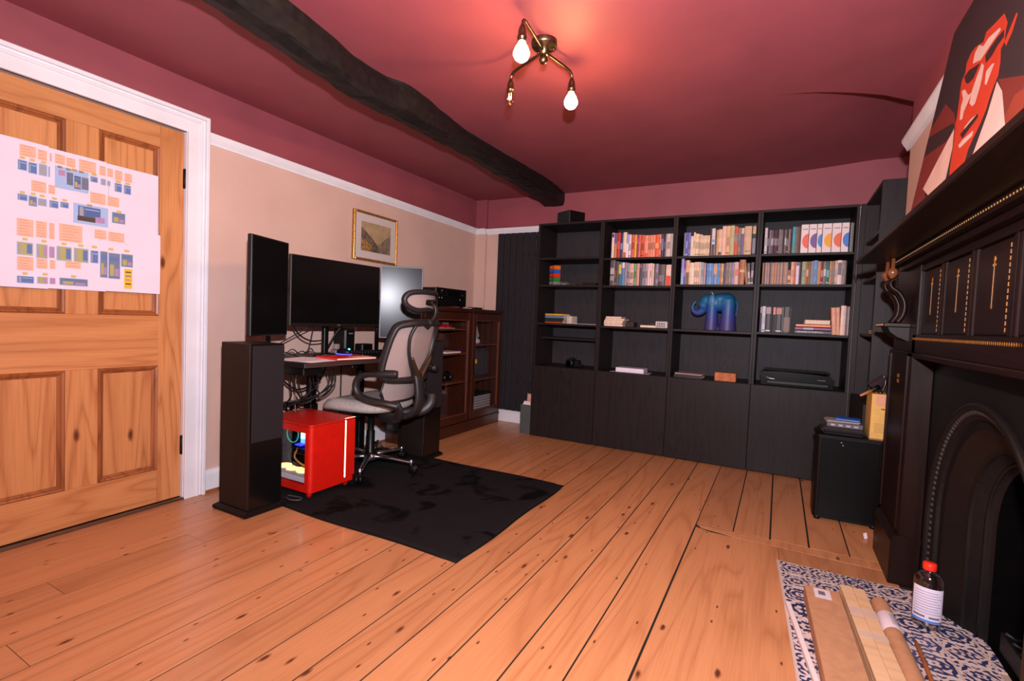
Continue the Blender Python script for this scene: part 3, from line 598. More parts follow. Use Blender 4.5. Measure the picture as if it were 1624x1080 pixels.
# ------------------------------------------------------------------ things on the shelves
def slab(name, x0, x1, y0, y1, z0, z1, c, label, cat, group=None, pages=None, rot=0.0, bev=.0012, rough=.45):
    cx, cy = (x0+x1)/2, (y0+y1)/2
    M = Matrix.Translation((cx, cy, 0)) @ Matrix.Rotation(rot, 4, 'Z') @ Matrix.Translation((-cx, -cy, 0))
    m = MB(M)
    if pages:
        t = min(.003, (z1-z0)*.15)
        m.box(x0, x1, y0, y1, z0, z0+t, 0); m.box(x0, x1, y0, y1, z1-t, z1, 0)
        if pages == 'front':   # page edges show, spine behind
            m.box(x0+.002, x1-.003, y0+.002, y1-.002, z0+t, z1-t, 1); m.box(x0, x1, y1-.002, y1, z0, z1, 0)
        else:
            m.box(x0+.003, x1-.003, y0+.003, y1-.002, z0+t, z1-t, 1); m.box(x0, x1, y0, y0+.003, z0, z1, 0)
    else: m.box(x0, x1, y0, y1, z0, z1, 0, bev)
    return m.build(name, [bookmat(c, rough), PAGES], None, label, cat, group)
def ymat(c, y, z, rx=90): return Matrix.Translation((c, y, z)) @ Matrix.Rotation(R(rx), 4, 'X')
LETW = mat('print_white', (220, 214, 216), .6); LETD = mat('print_charcoal', (40, 36, 40), .6)
# first bookcase: five coloured storage boxes, gadgets, card games, camera
z = 1.383
for i, (c, cn) in enumerate((((120, 116, 112), 'grey'), ((44, 116, 44), 'green'), ((196, 46, 30), 'red'), ((44, 78, 160), 'blue'), ((206, 96, 28), 'orange'))):
    h = .036
    M = Matrix.Translation((.125, .12, 0)) @ Matrix.Rotation(R(-38), 4, 'Z')
    tb = thing('card_box', '%s card game box, %s in the stack on the first bookcase' % (cn, ['lowest', 'second lowest', 'middle one', 'second highest', 'topmost'][i]), 'box', M @ Vector((0, 0, z)), 'stack of coloured card boxes')
    MB(M).box(-.045, .045, -.032, .032, z, z+h*.45, 0, .001).build('tray', bookmat(c), tb)
    MB(M).box(-.0462, .0462, -.0332, .0332, z+h*.42, z+h-.0008, 0, .0015).build('lid', bookmat(tuple(min(255, int(v*1.06)) for v in c)), tb)
    MB(M).box(-.03, .0, -.034, -.0333, z+h*.55, z+h*.8).build('label', bookmat(tuple(min(255, int(v*1.25+18)) for v in c)), tb)
    z += h
z = 1.383
t = thing('headphone_case', 'small grey gadget box beside the coloured card boxes', 'box', (.23, .1, z)); MB().box(.185, .27, .06, .14, z, z+.028, 0, .003).build('shell', mat('grey_plastic', (112, 106, 104), .45, noise=.05), t); MB().tube(smooth_path([(.21, .055, z+.004), (.225, .052, z+.02), (.25, .055, z+.022), (.27, .058, z+.016)]), .003, 6).build('cable', BLACKP, t)
t = thing('pocket_watch', 'small brass pocket watch lying on the first bookcase', 'watch', (.33, .09, z)); MB().lathe([(0, 0), (.022, .001), (.024, .006), (.022, .012), (0, .015)], (.33, .09, z), 2, 16).build('case', BRASS, t); MB().tube([(.33+.01*math.cos(a), .062, z+.008+.008*math.sin(a)) for a in [k*math.pi/4 for k in range(8)]], .002, 5, closed=True).build('bow', BRASS, t)
t = thing('leather_wallet', 'folded black wallet on the second shelf of the first bookcase', 'wallet', (.46, .12, z)); MB().prism([(.41, z), (.55, z), (.55, z+.02), (.43, z+.024)], 1, .05, .17).build('flap', SATINB, t); MB().box(.415, .55, .055, .165, z+.003, z+.010).build('lining', BLACKP, t)
for i, (c, cn, w_, hh) in enumerate((((190, 70, 30), 'orange', .19, .012), ((40, 42, 46), 'black', .185, .016), ((30, 44, 40), 'dark green', .19, .018), ((90, 140, 170), 'blue', .19, .013), ((120, 128, 150), 'grey blue', .19, .012), ((226, 160, 40), 'yellow', .185, .014))):
    zz = 1.04+sum((.012, .016, .018, .013, .012, .014)[:i])
    slab('board_book', .075, .075+w_, .06, .2, zz, zz+hh-.0006, c, '%s notebook, %s of the flat pile on the first bookcase' % (cn, ['bottom', 'second', 'third', 'fourth', 'fifth', 'top'][i]), 'notebook', 'flat pile of coloured notebooks', 'spine', .04*((i % 3)-1)-.12)
t = thing('binding_coil_stack', 'stack of white wire-bound pads beside the coloured notebooks', 'notepad', (.31, .12, 1.04)); MB().box(.285, .335, .06, .19, 1.04, 1.108, 0, .002).build('paper_block', PAGES, t)
for k in range(5): MB().tube([(.283, .062+.0, 1.047+.013*k), (.31, .056, 1.05+.013*k), (.336, .062, 1.047+.013*k)], .0022, 5).build('wire_coil', STEEL, t)
slab('paper_sheet', .34, .575, .06, .2, 1.04, 1.043, (196, 186, 190), 'thin white sheet lying on the third shelf of the first bookcase', 'paper', bev=0)
cm = thing('film_camera', 'black camera lying in the lower opening of the first bookcase', 'camera', (.33, .12, .65))
MB().box(.27, .40, .12, .17, .65, .715, 0, .008).build('body', SATINB, cm); MB().lathe([(.030, .06), (.033, .062), (.034, .085), (.031, .09), (.032, .122), (.024, .06)], (.325, 0, .685), 1, 16).build('lens', BLACKM, cm)
MB().lathe([(0, .061), (.022, .064)], (.325, 0, .685), 1, 16).build('lens_glass', mat('lens_glass', (30, 30, 44), .05, spec=.9), cm)
MB().prism([(.30, .713), (.35, .713), (.342, .733), (.308, .733)], 1, .12, .165).build('viewfinder', SATINB, cm); MB().lathe([(.011, .714), (.011, .722)], (.385, .145, 0), 2, 12).build('shutter_dial', STEEL, cm)
MB().box(.40, .43, .11, .16, .65, .675, 0, .006).build('grip', SATINB, cm)
# black loudspeaker cube on top of the first bookcase
t = thing('small_loudspeaker', 'small black box loudspeaker on top of the first bookcase', 'loudspeaker', (.24, .11, 1.93))
MS = Matrix.Translation((.245, .12, 1.93)) @ Matrix.Rotation(R(-28), 4, 'Z')
MB(MS).box(-.085, .085, -.07, .11, 0.002, .112, 0, .004).build('cabinet', BLACKM, t); MB(MS).box(-.079, .079, -.076, -.069, .008, .106, 0, .003).build('grille', mat('speaker_cloth', (22, 21, 22), .85, bump=.4, bscale=900), t)
MB(MS).box(-.0875, -.084, -.072, .10, .004, .110).build('edge_strip', mat('edge_grey', (120, 112, 112), .35, metal=.5), t)
# second bookcase: cream books lying flat, small radio, white box
zz = 1.035
for i, (x0, x1, hh, c) in enumerate(((.635, .80, .016, (214, 160, 130)), (.632, .795, .015, (206, 140, 110)), (.634, .80, .018, (226, 180, 150)), (.642, .815, .017, (200, 120, 80)), (.648, .785, .016, (220, 170, 156)))):
    slab('paperback_book', x0, x1, .05, .17, zz, zz+hh-.0006, c, 'cream edged paperback, %s of the flat pile on the second bookcase' % ['bottom', 'second', 'middle', 'fourth', 'top'][i], 'book', 'flat pile of paperbacks on the second bookcase', 'front', -.03*(i % 2)); zz += hh
slab('dark_box', .815, .885, .08, .19, 1.035, 1.075, (34, 26, 28), 'dark little box behind the flat cream paperbacks', 'box')
slab('small_book', .945, 1.075, .05, .14, 1.035, 1.055, (206, 130, 104), 'thin salmon book lying alone on the second bookcase', 'book', None, 'front')
t = thing('desk_radio', 'small white radio with a dotted front on the second bookcase', 'radio', (1.115, .1, 1.035)); MB().box(1.065, 1.160, .07, .11, 1.036, 1.090, 0, .004).build('case', mat('radio_white', (206, 190, 188), .5, noise=.05), t)
for i in range(5):
    for j in range(3): MB().lathe([(.0055, .0685), (.0055, .0705)], (1.083+i*.014, 0, 1.048+j*.013), 1, 8).build('button', mat('button_grey', (104, 92, 96), .5), t)
MB().tube([(1.07, .075, 1.07), (1.02, .06, 1.066)], .0012, 5).build('aerial', STEEL, t)
t = thing('white_box', 'flat white box on clear paper in the lower opening of the second bookcase', 'box', (.87, .1, .65)); MB().box(.765, 1.0, .02, .16, .6535, .690, 0, .003).build('carton', mat('glossy_white', (226, 214, 226), .3), t); MB().add([(.715, .02, .651), (1.05, .012, .651), (1.03, .2, .651), (.74, .2, .651), (.715, .02, .6526), (1.05, .012, .6526), (1.03, .2, .6526), (.74, .2, .6526)], [(0, 1, 2, 3), (4, 5, 6, 7), (0, 1, 5, 4), (1, 2, 6, 5), (2, 3, 7, 6), (3, 0, 4, 7)]).build('wrapping_paper', mat('wrap_paper', (170, 160, 172), .4), t)
# third bookcase: two flat books and a brick-coloured box
slab('hardback_book', 1.245, 1.455, .02, .17, .65, .675, (44, 32, 36), 'dark hardback with white spine lettering lying on the third bookcase', 'book', None, 'spine', -.05)
bk = bpy.data.objects['hardback_book']; text_mesh('THE ENGLISHES', .016, LETW, 'spine_lettering', bk, Matrix.Translation((1.35, .0215, .6625)) @ Matrix.Rotation(-.05, 4, 'Z') @ Matrix.Rotation(R(90), 4, 'X'))
slab('hardback_book', 1.25, 1.455, .025, .17, .675, .688, (150, 120, 116), 'thin pinkish book on top of the dark hardback', 'book', None, 'spine', -.05)
t = thing('clay_brick', 'terracotta brick lying in the lower opening of the third bookcase', 'brick', (1.62, .1, .65)); MB().box(1.545, 1.695, .015, .13, .65, .715, 0, .004).build('body', mat('terracotta', (186, 106, 66), .8, noise=.15, nscale=40, bump=.5, bscale=90), t); MB().box(1.55, 1.69, .025, .125, .7145, .7165).build('dark_top', mat('brick_dark', (124, 84, 66), .9, noise=.2), t)  # thin top layer in a darker brown than the sides
# fourth bookcase
zz = 1.04
row(1.832, 2.03, 1.04, [(20, (80, 66, 90), .186, [(.75, .99, (150, 100, 90))]), (30, (196, 190, 206), .19), (55, (32, 28, 30), .188, [(.72, .97, (150, 110, 110)), (.04, .08, (200, 190, 190))]), (14, (40, 30, 38), .187), (26, (40, 28, 32), .187, [(.7, .98, (190, 110, 80))]), (60, (34, 30, 32), .186, [(.72, .96, (180, 84, 66)), (.04, .08, (200, 190, 190))]), (8, (36, 28, 30), .186), (66, (40, 28, 22), .188, [(.05, .6, (96, 52, 24))])],
    'third shelf of the fourth bookcase', 'books on the third shelf of the fourth bookcase')
for i, (x0, x1, hh, c, lb) in enumerate(((2.06, 2.285, .026, (44, 30, 50), 'dark purple book with white letters at the bottom of the flat pile'), (2.062, 2.28, .022, (136, 44, 84), 'magenta book in the flat pile on the fourth bookcase'), (2.066, 2.278, .022, (214, 120, 70), 'orange book in the flat pile on the fourth bookcase'), (2.12, 2.275, .030, (224, 132, 92), 'salmon paperback on top of the flat pile on the fourth bookcase'))):
    o = slab('flat_book', x0, x1, .03, .17, zz, zz+hh-.0006, c, lb, 'book', 'flat pile of books on the fourth bookcase', 'spine' if i < 3 else 'front'); zz += hh
    if i == 0: text_mesh('MEMORIES OF FORMULA 1', .014, LETW, 'spine_lettering', o, ymat((x0+x1)/2-.015, .0297, 1.053))
    if i == 1: MB().box(2.115, 2.175, .0293, .031, zz-hh+.003, zz-.004).build('spine_patch', mat('patch_grey', (170, 150, 170), .5), o)
x = 2.262
for i, (w_, c, h, ln) in enumerate(((.033, (206, 140, 110), .190, -.07), (.018, (214, 160, 130), .192, -.04), (.03, (222, 182, 164), .205, 0), (.008, (60, 46, 60), .2, 0), (.026, (130, 110, 108), .2, 0))):
    book(x+(.026 if i == 0 else .02), w_, h, .15, 1.04, c, '%s book, %s of the upright group beside the flat pile' % (cname(c), ORD[i]), 'upright books at the end of the third shelf', .04, [], ln); x += w_
pt = thing('printer', 'black inkjet printer in the lower opening of the fourth bookcase', 'printer', (2.1, .17, .65))
GB_ = mat('gloss_black', (5, 5, 5), .25, spec=.15, noise=.05)
MB().prism([(1.865, .655), (2.315, .655), (2.325, .715), (2.30, .742), (2.19, .752), (1.99, .756), (1.875, .752), (1.858, .735)], 1, .03, .34).build('body', GB_, pt)
MB().box(1.90, 2.29, .018, .034, .664, .690, 0, .004).build('paper_tray', BLACKP, pt); MB().box(1.88, 2.30, .05, .33, .754, .762, 0, .004).build('scanner_lid', GB_, pt)
MB().tube(smooth_path([(1.895, .026, .712), (1.92, .022, .704), (1.955, .022, .700)]), .006, 6, flat=(1, .7)).build('handle', STEEL, pt)
MB().box(2.235, 2.255, .026, .029, .664, .682).build('badge', mat('badge_silver', (130, 120, 120), .4, metal=.6), pt); MB().box(2.22, 2.27, .026, .0295, .712, .716).build('button_strip', mat('button_grey', (104, 92, 96), .5), pt)
# ------------------------------------------------------------------ blue elephant
EM = bpy.data.materials.new('elephant_glaze'); t_ = NT(EM)
sx = t_.n('ShaderNodeSeparateXYZ'); t_.l(t_.coords(), sx.inputs[0])
band_ = t_.math('MULTIPLY', t_.math('SINE', t_.math('MULTIPLY', sx.outputs[2], 900.0)), 0.012)
t_.l(t_.ramp(t_.math('ADD', t_.math('MULTIPLY', sx.outputs[2], 3.3), band_), [(0.0, (62, 50, 96)), (0.3, (58, 58, 128)), (0.55, (34, 76, 140)), (0.8, (24, 100, 140)), (1.0, (20, 60, 110))]), t_.b.inputs['Base Color'])
t_.b.inputs['Roughness'].default_value = 0.5
e = MB(); EY = 0.15; ez = 1.035
for dy in (-.045, .045):
    e.lathe([(.053, 0), (.047, .05), (.041, .12), (.040, .2), (.034, .25)], (1.489, EY+dy, ez), 2, 20); e.lathe([(.062, 0), (.055, .06), (.048, .13), (.047, .2), (.040, .25)], (1.606, EY+dy, ez), 2, 20)
e.ball((1.515, EY, 1.252), .066, 20, sc=(.85, 1.2, 1.15)); e.ball((1.592, EY, 1.250), .074, 20, sc=(.9, 1.15, 1.14)); e.ball((1.552, EY, 1.282), .05, 20, sc=(1.4, 1.4, 1))
e.ball((1.446, EY-.01, 1.262), .054, 20, sc=(1, .95, 1.1)); e.ball((1.424, EY-.01, 1.235), .044, 20)
e.tube(smooth_path([(1.445, EY, 1.235), (1.420, EY, 1.205), (1.398, EY, 1.180), (1.370, EY, 1.172), (1.345, EY, 1.186), (1.336, EY, 1.215), (1.346, EY, 1.245), (1.364, EY, 1.262)], 5), [max(.0105, .042-.0012*k) for k in range(36)], 14)
el = thing('elephant_figure', 'blue and purple glazed elephant figure with raised trunk', 'figurine', (1.52, EY, ez))
eo = e.build('body', EM, el, fix=False)
rm = eo.modifiers.new('remesh', 'REMESH'); rm.mode = 'VOXEL'; rm.voxel_size = .005; rm.use_smooth_shade = True
sm = eo.modifiers.new('smooth', 'SMOOTH'); sm.factor = .6; sm.iterations = 6
for dy, s_ in ((-.062, 1), (.062, -1)): MB().ball((1.487, EY+dy*1.15, 1.258), .052, 14, sc=(.62, .22, 1.2), M=None).build('ear', EM, el)
MB().tube(smooth_path([(1.655, EY, 1.27), (1.668, EY-.02, 1.23), (1.664, EY-.03, 1.17), (1.662, EY-.03, 1.15)]), [.007]*9+[.004]*10, 6).build('tail', EM, el)
MB().tube(smooth_path([(1.482, EY-.075, 1.335), (1.497, EY-.074, 1.31), (1.503, EY-.074, 1.28)]), .0022, 5).build('ribbon', mat('ribbon_grey', (190, 186, 190), .5), el)
MB().ball((1.428, EY-.042, 1.262), .004, 8).build('eye', BLACKP, el)

# ------------------------------------------------------------------ floor-standing loudspeakers
SPW = wood('loudspeaker_veneer', (32, 22, 19), (20, 14, 12), (20, 14, 12), 2, .5, 1, knots=False, hue=.03, bands=12, spec=.2)
GRL = mat('loudspeaker_grille', (38, 33, 36), .9, spec=.1, bump=.35, bscale=1200)
def speaker(dx, dy, label):
    t = thing('floor_loudspeaker', label, 'loudspeaker', (-.465+dx, -2.43+dy, 0), 'pair of floor-standing loudspeakers either side of the desk')
    M = Matrix.Translation((dx, dy, 0))
    pl = MB(M); a = [(-.607, -2.547), (-.330, -2.547), (-.330, -2.307), (-.607, -2.307)]; b = [(-.59, -2.53), (-.347, -2.53), (-.347, -2.324), (-.59, -2.324)]
    pl.add([(x, y, .004) for x, y in a]+[(x, y, .020) for x, y in a]+[(x, y, .032) for x, y in b], [(3, 2, 1, 0), (8, 9, 10, 11)]+[(i+4*k, (i+1) % 4+4*k, (i+1) % 4+4*(k+1), i+4*(k+1)) for k in (0, 1) for i in range(4)])
    pl.build('plinth', SATINB, t)
    MB(M).box(-.585, -.349, -.0-2.525, -2.332, .032, .88, 0, .003).build('cabinet', SPW, t)
    MB(M).box(-.349, -.342, -2.522, -2.335, .034, .878, 0, .002).build('front_baffle', mat('piano_black', (12, 10, 10), .22), t)
    MB(M).box(-.342, -.330, -2.518, -2.339, .378, .872, 0, .005).build('grille', GRL, t)
    for (yy, zz) in ((-2.5, .01), (-2.35, .01)): MB(M).lathe([(.012, 0), (.012, .006)], (-.36, yy, 0), 2, 8).build('foot', BLACKP, t)
    return t
speaker(0, 0, 'tall black floor-standing loudspeaker beside the pine door')
speaker(.085, 1.293, 'tall black floor-standing loudspeaker behind the office chair')

# ------------------------------------------------------------------ rug
RUGM = bpy.data.materials.new('black_pile'); r_ = NT(RUGM)
nz = r_.n('ShaderNodeTexNoise', Scale=4.5, Detail=4.0, Distortion=.8); r_.l(r_.coords(), nz.inputs['Vector'])
r_.l(r_.ramp(nz.outputs[0], [(.37, (8, 7, 8)), (.46, (32, 28, 30))]), r_.b.inputs['Base Color']); r_.b.inputs['Roughness'].default_value = .9
r_.b.inputs['Specular IOR Level'].default_value = .08; pass
nf = r_.n('ShaderNodeTexNoise', Scale=420.0, Detail=2.0); r_.l(r_.coords(), nf.inputs['Vector']); r_.bump(nf.outputs[0], .8, .006)
rug = thing('rug', 'black shaggy rug under the office chair and desk', 'rug', (.05, -1.73, 0))
rows = []
for i in range(61):
    y = -2.332+1.20*i/60
    rows.append([(-.76+1.565*j/75+.006*math.sin(y*9+1)*(j/75), y+.008*math.sin(j*.13), .010+.0025*rnd.random()-(.006 if i in (0, 60) or j in (0, 75) else 0)) for j in range(76)])
rg = MB().sheet(rows, 0, True); per = [r[0] for r in rows]+rows[-1][1:]+[r[-1] for r in rows[::-1]][1:]+rows[0][::-1][1:-1]
n = len(per); rg.add(per+[(p[0], p[1], .0005) for p in per], [(i, (i+1) % n, n+(i+1) % n, n+i) for i in range(n)]); rg.build('pile', RUGM, rug)
MB().tube([(p[0], p[1], .004) for p in per[::6]], .004, 5, closed=True).build('bound_edge', SATINB, rug)

# ------------------------------------------------------------------ desk
DZ = .772
desk = thing('desk', 'black standing desk against the beige wall between two loudspeakers', 'desk', (-.58, -1.76, 0))
DTOP = mat('desk_laminate', (24, 18, 18), .45, noise=.08, nscale=30)
MB().box(-.865, -.285, -2.25, -1.235, DZ-.028, DZ, 0, .003).build('tabletop', DTOP, desk)
MB().box(-.284, -.2825, -2.248, -1.237, DZ-.026, DZ-.002).build('edge_band', mat('edge_brown', (60, 44, 42), .4), desk)
for y in (-1.83, -1.40):
    l = MB().box(-.77, -.70, y-.03, y+.03, .03, .45, 0, .004).box(-.76, -.71, y-.022, y+.022, .45, DZ-.05, 0, .003); l.build('leg', BLACKM, desk)
    MB().box(-.855, -.665, y-.035, y+.035, .0145, .036, 0, .006).build('foot', BLACKM, desk); MB().box(-.82, -.34, y-.025, y+.025, DZ-.055, DZ-.028, 0, .003).build('support_arm', BLACKM, desk)
MB().box(-.75, -.72, -1.80, -1.43, DZ-.075, DZ-.03, 0, .003).build('crossbar', BLACKM, desk)
MB().box(-.52, -.33, -2.22, -2.09, DZ-.075, DZ-.028, 0, .004).build('control_box', BLACKP, desk)
CBL = mat('cable_rubber', (16, 13, 14), .5)
def cable(pts, r, label, m=None, g='tangle of cables under the desk', name='cable'):
    MB().tube(smooth_path(pts, 6), r, 6).build(name, m or CBL, None, label, 'cable', g)
rc = random.Random(11)
for k in range(9):
    y0 = -2.18+.045*k; x0 = -.50-.02*(k % 3); y1 = -2.12+.03*((k*5) % 7); sag = .30+.12*rc.random()
    cable([(x0, y0, DZ-.076), (x0-.01, y0+.02, .60), (x0-.03, (y0+y1)/2+.05*rc.uniform(-1, 1), .505+.05*rc.random()), (x0-.12, y1, .475+.03*rc.random()), (x0-.255, y1+.03, .44), (x0-.285, y1+.05+.01*k, .10), (x0-.29, y1+.06+.01*k, .02)], .0045+.0015*(k % 2), 'black cable in the tangle hanging under the desk end')
cable([(-.70, -2.14, .70), (-.70, -1.98, .56), (-.71, -1.80, .60), (-.72, -1.72, .70)], .006, 'looped black cable slung below the desk near the wall')
cable([(-.80, -1.52, .735), (-.805, -1.515, .5), (-.80, -1.52, .2), (-.80, -1.51, .02)], .005, 'single black cable dropping straight down the wall under the desk')
cable([(-.60, -2.05, .735), (-.605, -2.055, .6), (-.61, -2.05, .5), (-.61, -2.045, .436)], .0025, 'thin pale cable hanging straight under the desk', mat('cable_pale', (150, 110, 80), .5))
for k in range(4): cable([(-.74+.03*k, -1.42, .018), (-.70, -1.32+.03*k, .05+.04*(k % 2)), (-.64, -1.30, .10-.02*k), (-.58, -1.25+.02*k, .016)], .004, 'black cable coiled on the floor behind the chair base')
cable([(-.62, -1.42, .016), (-.55, -1.33, .05), (-.50, -1.27, .07)], .004, 'pale brown cable lying on the floor behind the chair base', mat('cable_pale', (150, 110, 80), .5))

# ------------------------------------------------------------------ monitors
SCRN = mat('dark_screen', (9, 8, 8), .22, spec=.4); BEZ = mat('monitor_bezel', (20, 18, 18), .4)
def monitor(pl, dirv, w_, z0, z1, label, scr, bez, bez_w=.008, chin=.0, badge=True, tilt=0.0):
    u = Vector((dirv[0], dirv[1], 0)).normalized(); nrm = Vector((u.y, -u.x, 0))
    M = Matrix(((u.x, nrm.x, 0, pl[0]), (u.y, nrm.y, 0, pl[1]), (0, 0, 1, 0), (0, 0, 0, 1)))
    if tilt: M = M @ Matrix.Translation((0, 0, z0)) @ Matrix.Rotation(tilt, 4, 'X') @ Matrix.Translation((0, 0, -z0))
    t = thing('monitor', label, 'monitor', M @ Vector((w_/2, -.03, z0)), 'three monitors on the desk')
    MB(M).box(0, w_, -.026, 0, z0, z1, 0, .003).build('housing', bez, t)
    MB(M).box(w_*.18, w_*.82, -.048, -.026, z0+(z1-z0)*.2, z1-(z1-z0)*.2, 0, .01).build('rear_cover', BEZ, t)
    MB(M).box(bez_w, w_-bez_w, -.001, .0008, z0+bez_w+chin, z1-bez_w).build('screen', scr, t)
    if chin: MB(M).box(.002, w_-.002, 0, .0016, z0+.001, z0+chin+.004).build('chin', bez, t)
    if badge: MB(M).box(w_*.5-.012, w_*.5+.012, .0016, .0022, z0+.006, z0+.012).build('badge', mat('badge_silver', (130, 120, 120), .4, metal=.6), t)
    return t, M
m2, M2 = monitor((-.55, -2.145), (0, 1), .727, .965, 1.387, 'wide black monitor in the middle of the desk, switched off', SCRN, BEZ, .007, .012)
m1, M1 = monitor((-.443, -2.462), (-.108, .301), .32, .914, 1.444, 'black upright monitor nearest the pine door, switched off', SCRN, BEZ, .009, 0, False)
GSC = mat('matte_screen', (32, 32, 38), .21, spec=.13); GBZ = mat('grey_bezel', (84, 82, 94), .4)
m3, M3 = monitor((-.567, -1.397), (.732, .68), .303, .885, 1.408, 'grey upright monitor reflecting the camera flash', GSC, GBZ, .008, 0, False)
# stands
MB().lathe([(.075, DZ), (.075, DZ+.012), (.02, DZ+.016), (.018, DZ+.05)], (-.66, -1.79, 0), 2, 20).build('stand_foot', BLACKM, m2)
MB().box(-.675, -.645, -1.81, -1.775, DZ+.01, 1.16, 0, .003).build('stand_post', BLACKM, m2); MB().box(-.65, -.595, -1.83, -1.75, 1.12, 1.22, 0, .004).build('stand_mount', BLACKM, m2)
p_ = M1 @ Vector((.16, -.06, 1.0))
MB().tube([(-.71, -2.17, DZ+.01), (-.71, -2.17, 1.19)], .014, 10).build('stand_post', BLACKM, m1); MB().lathe([(.065, DZ), (.065, DZ+.01), (.02, DZ+.014)], (-.71, -2.17, 0), 2, 20).build('stand_foot', BLACKM, m1)
MB().tube([(-.71, -2.17, 1.18), (p_.x, p_.y, 1.18)], .013, 8).build('stand_arm', BLACKM, m1); MB(M1).box(.10, .22, -.065, -.046, 1.13, 1.23, 0, .003).build('stand_mount', BLACKM, m1)
MB(M1).box(-.006, 0, -.02, -.006, 1.15, 1.18, 0, .002).build('button', BLACKP, m1)
p_ = M3 @ Vector((.15, -.07, 1.0))
MB().tube([(-.635, -1.344, DZ+.01), (-.635, -1.344, 1.16)], .014, 10).build('stand_post', BLACKM, m3); MB().lathe([(.058, DZ), (.058, DZ+.01), (.02, DZ+.014)], (-.635, -1.344, 0), 2, 20).build('stand_foot', BLACKM, m3); MB().tube([(-.635, -1.344, 1.15), (p_.x, p_.y, 1.15)], .013, 8).build('stand_arm', BLACKM, m3); MB(M3).box(.10, .20, -.075, -.046, 1.1, 1.2, 0, .003).build('stand_mount', BLACKM, m3)
g = 'cables hanging behind the monitors'
cable([(-.62, -2.10, 1.02), (-.64, -2.02, .92), (-.65, -1.92, .87), (-.655, -1.82, .87)], .005, 'black cable looping behind the middle monitor to its post', None, g)
cable([(-.62, -1.90, .98), (-.68, -2.02, .90), (-.74, -2.15, .81), (-.76, -2.2, .778)], .004, 'black cable slanting down to the desk beside the loudspeaker', None, g)
cable([(-.64, -1.90, .98), (-.66, -1.90, .9), (-.67, -1.92, .80), (-.68, -1.95, .778)], .004, 'black cable dropping straight behind the middle monitor', None, g)
cable([(-.63, -1.66, .98), (-.66, -1.70, .92), (-.68, -1.74, .84), (-.66, -1.78, .80)], .006, 'thick black cable slanting right of the monitor post', None, g)
for k in range(4): cable([(-.72, -2.12+.07*k, .778), (-.70, -2.08+.07*k, .80+.015*(k % 2)), (-.66, -2.05+.06*k, .79), (-.62, -2.03+.08*k, .778)], .0035, 'thin black cable curling on the desk behind the papers', None, g)

# ------------------------------------------------------------------ things on the desk
def rotz(cx, cy, a): return Matrix.Translation((cx, cy, 0)) @ Matrix.Rotation(a, 4, 'Z')
pp = thing('paper_sheets', 'loose white papers on the near corner of the desk', 'papers', (-.43, -2.08, DZ))
for k, (a, dx, dy) in enumerate(((.10, 0, 0), (-.06, -.03, .03), (.22, -.06, -.02))):
    MB(rotz(-.42+dx, -2.09+dy, a)).box(-.105, .12, -.13, .14, DZ+.0004+.0008*k, DZ+.001+.0008*k).build('sheet', mat('bright_paper', (244, 234, 242), .5), pp)
rb_ = thing('red_notebook', 'bright red notebook with a pale label on the desk', 'notebook', (-.385, -1.86, DZ)); Mr = rotz(-.385, -1.86, -.16)
MB(Mr).box(-.11, .11, -.14, .14, DZ+.003, DZ+.0045).box(-.11, .11, -.14, .14, DZ+.013, DZ+.0145).box(-.11, .11, -.141, -.138, DZ+.003, DZ+.0145).build('cover', mat('red_cover', (214, 36, 22), .4), rb_)
MB(Mr).box(-.107, .107, -.137, .137, DZ+.0045, DZ+.013).build('pages', PAGES, rb_); MB(Mr).box(.02, .108, .0, .13, DZ+.0146, DZ+.0152).build('label', mat('pale_label', (232, 196, 176), .6), rb_)
kb = thing('keyboard', 'black mechanical keyboard in front of the middle monitor', 'keyboard', (-.49, -1.505, DZ)); Mk = rotz(-.488, -1.505, 0)
MB(Mk).box(-.07, .07, -.19, .19, DZ+.001, DZ+.022, 0, .004).build('case', BLACKP, kb)
for i in range(5):
    for j in range(14): MB(Mk).box(-.06+i*.0245, -.039+i*.0245, -.18+j*.0258, -.158+j*.0258, DZ+.022, DZ+.032, 0, .003).build('key', BLACKP, kb)
ms = thing('mouse', 'black mouse with blue and cyan glow beside the keyboard', 'mouse', (-.535, -1.745, DZ))
MB().ball((-.535, -1.745, DZ+.0265), .035, 16, sc=(1.7, 1, .75)).build('shell', BLACKP, ms)
MB().tube([(-.535+.060*math.cos(a), -1.745+.036*math.sin(a), DZ+.014) for a in [k*math.pi/8 for k in range(16)]], .003, 6, closed=True).build('light_ring', mat('blue_glow', (30, 40, 200), .5, emit=(70, 80, 255), es=3), ms)
MB().ball((-.498, -1.737, DZ+.046), .008, 10).build('scroll_light', mat('cyan_glow', (40, 190, 200), .5, emit=(60, 220, 230), es=4), ms)
rt = thing('external_drive', 'upright black drive box with white lettering behind the desk edge', 'hard drive', (-.70, -1.57, DZ)); MB().box(-.77, -.65, -1.63, -1.535, DZ+.001, .945, 0, .01).build('case', BLACKP, rt)
text_mesh('backup', .02, mat('faint_print', (120, 112, 112), .6), 'lettering', rt, Matrix.Translation((-.6494, -1.582, .915)) @ Matrix.Rotation(R(90), 4, 'Z') @ Matrix.Rotation(R(90), 4, 'X')) if False else MB().box(-.6502, -.6494, -1.60, -1.56, .91, .918).build('printed_logo', mat('faint_print', (120, 112, 112), .6), rt)
hb = thing('usb_hub', 'small glassy box with wires beside the monitor post', 'hub', (-.68, -1.67, DZ)); MB().box(-.72, -.66, -1.70, -1.645, DZ+.001, DZ+.03, 0, .004).build('case', mat('hub_grey', (120, 104, 104), .3), hb); MB().box(-.71, -.67, -1.69, -1.655, DZ+.032, DZ+.07, 0, .005).build('dock', mat('hub_clear', (160, 140, 136), .15, alpha=.6), hb)
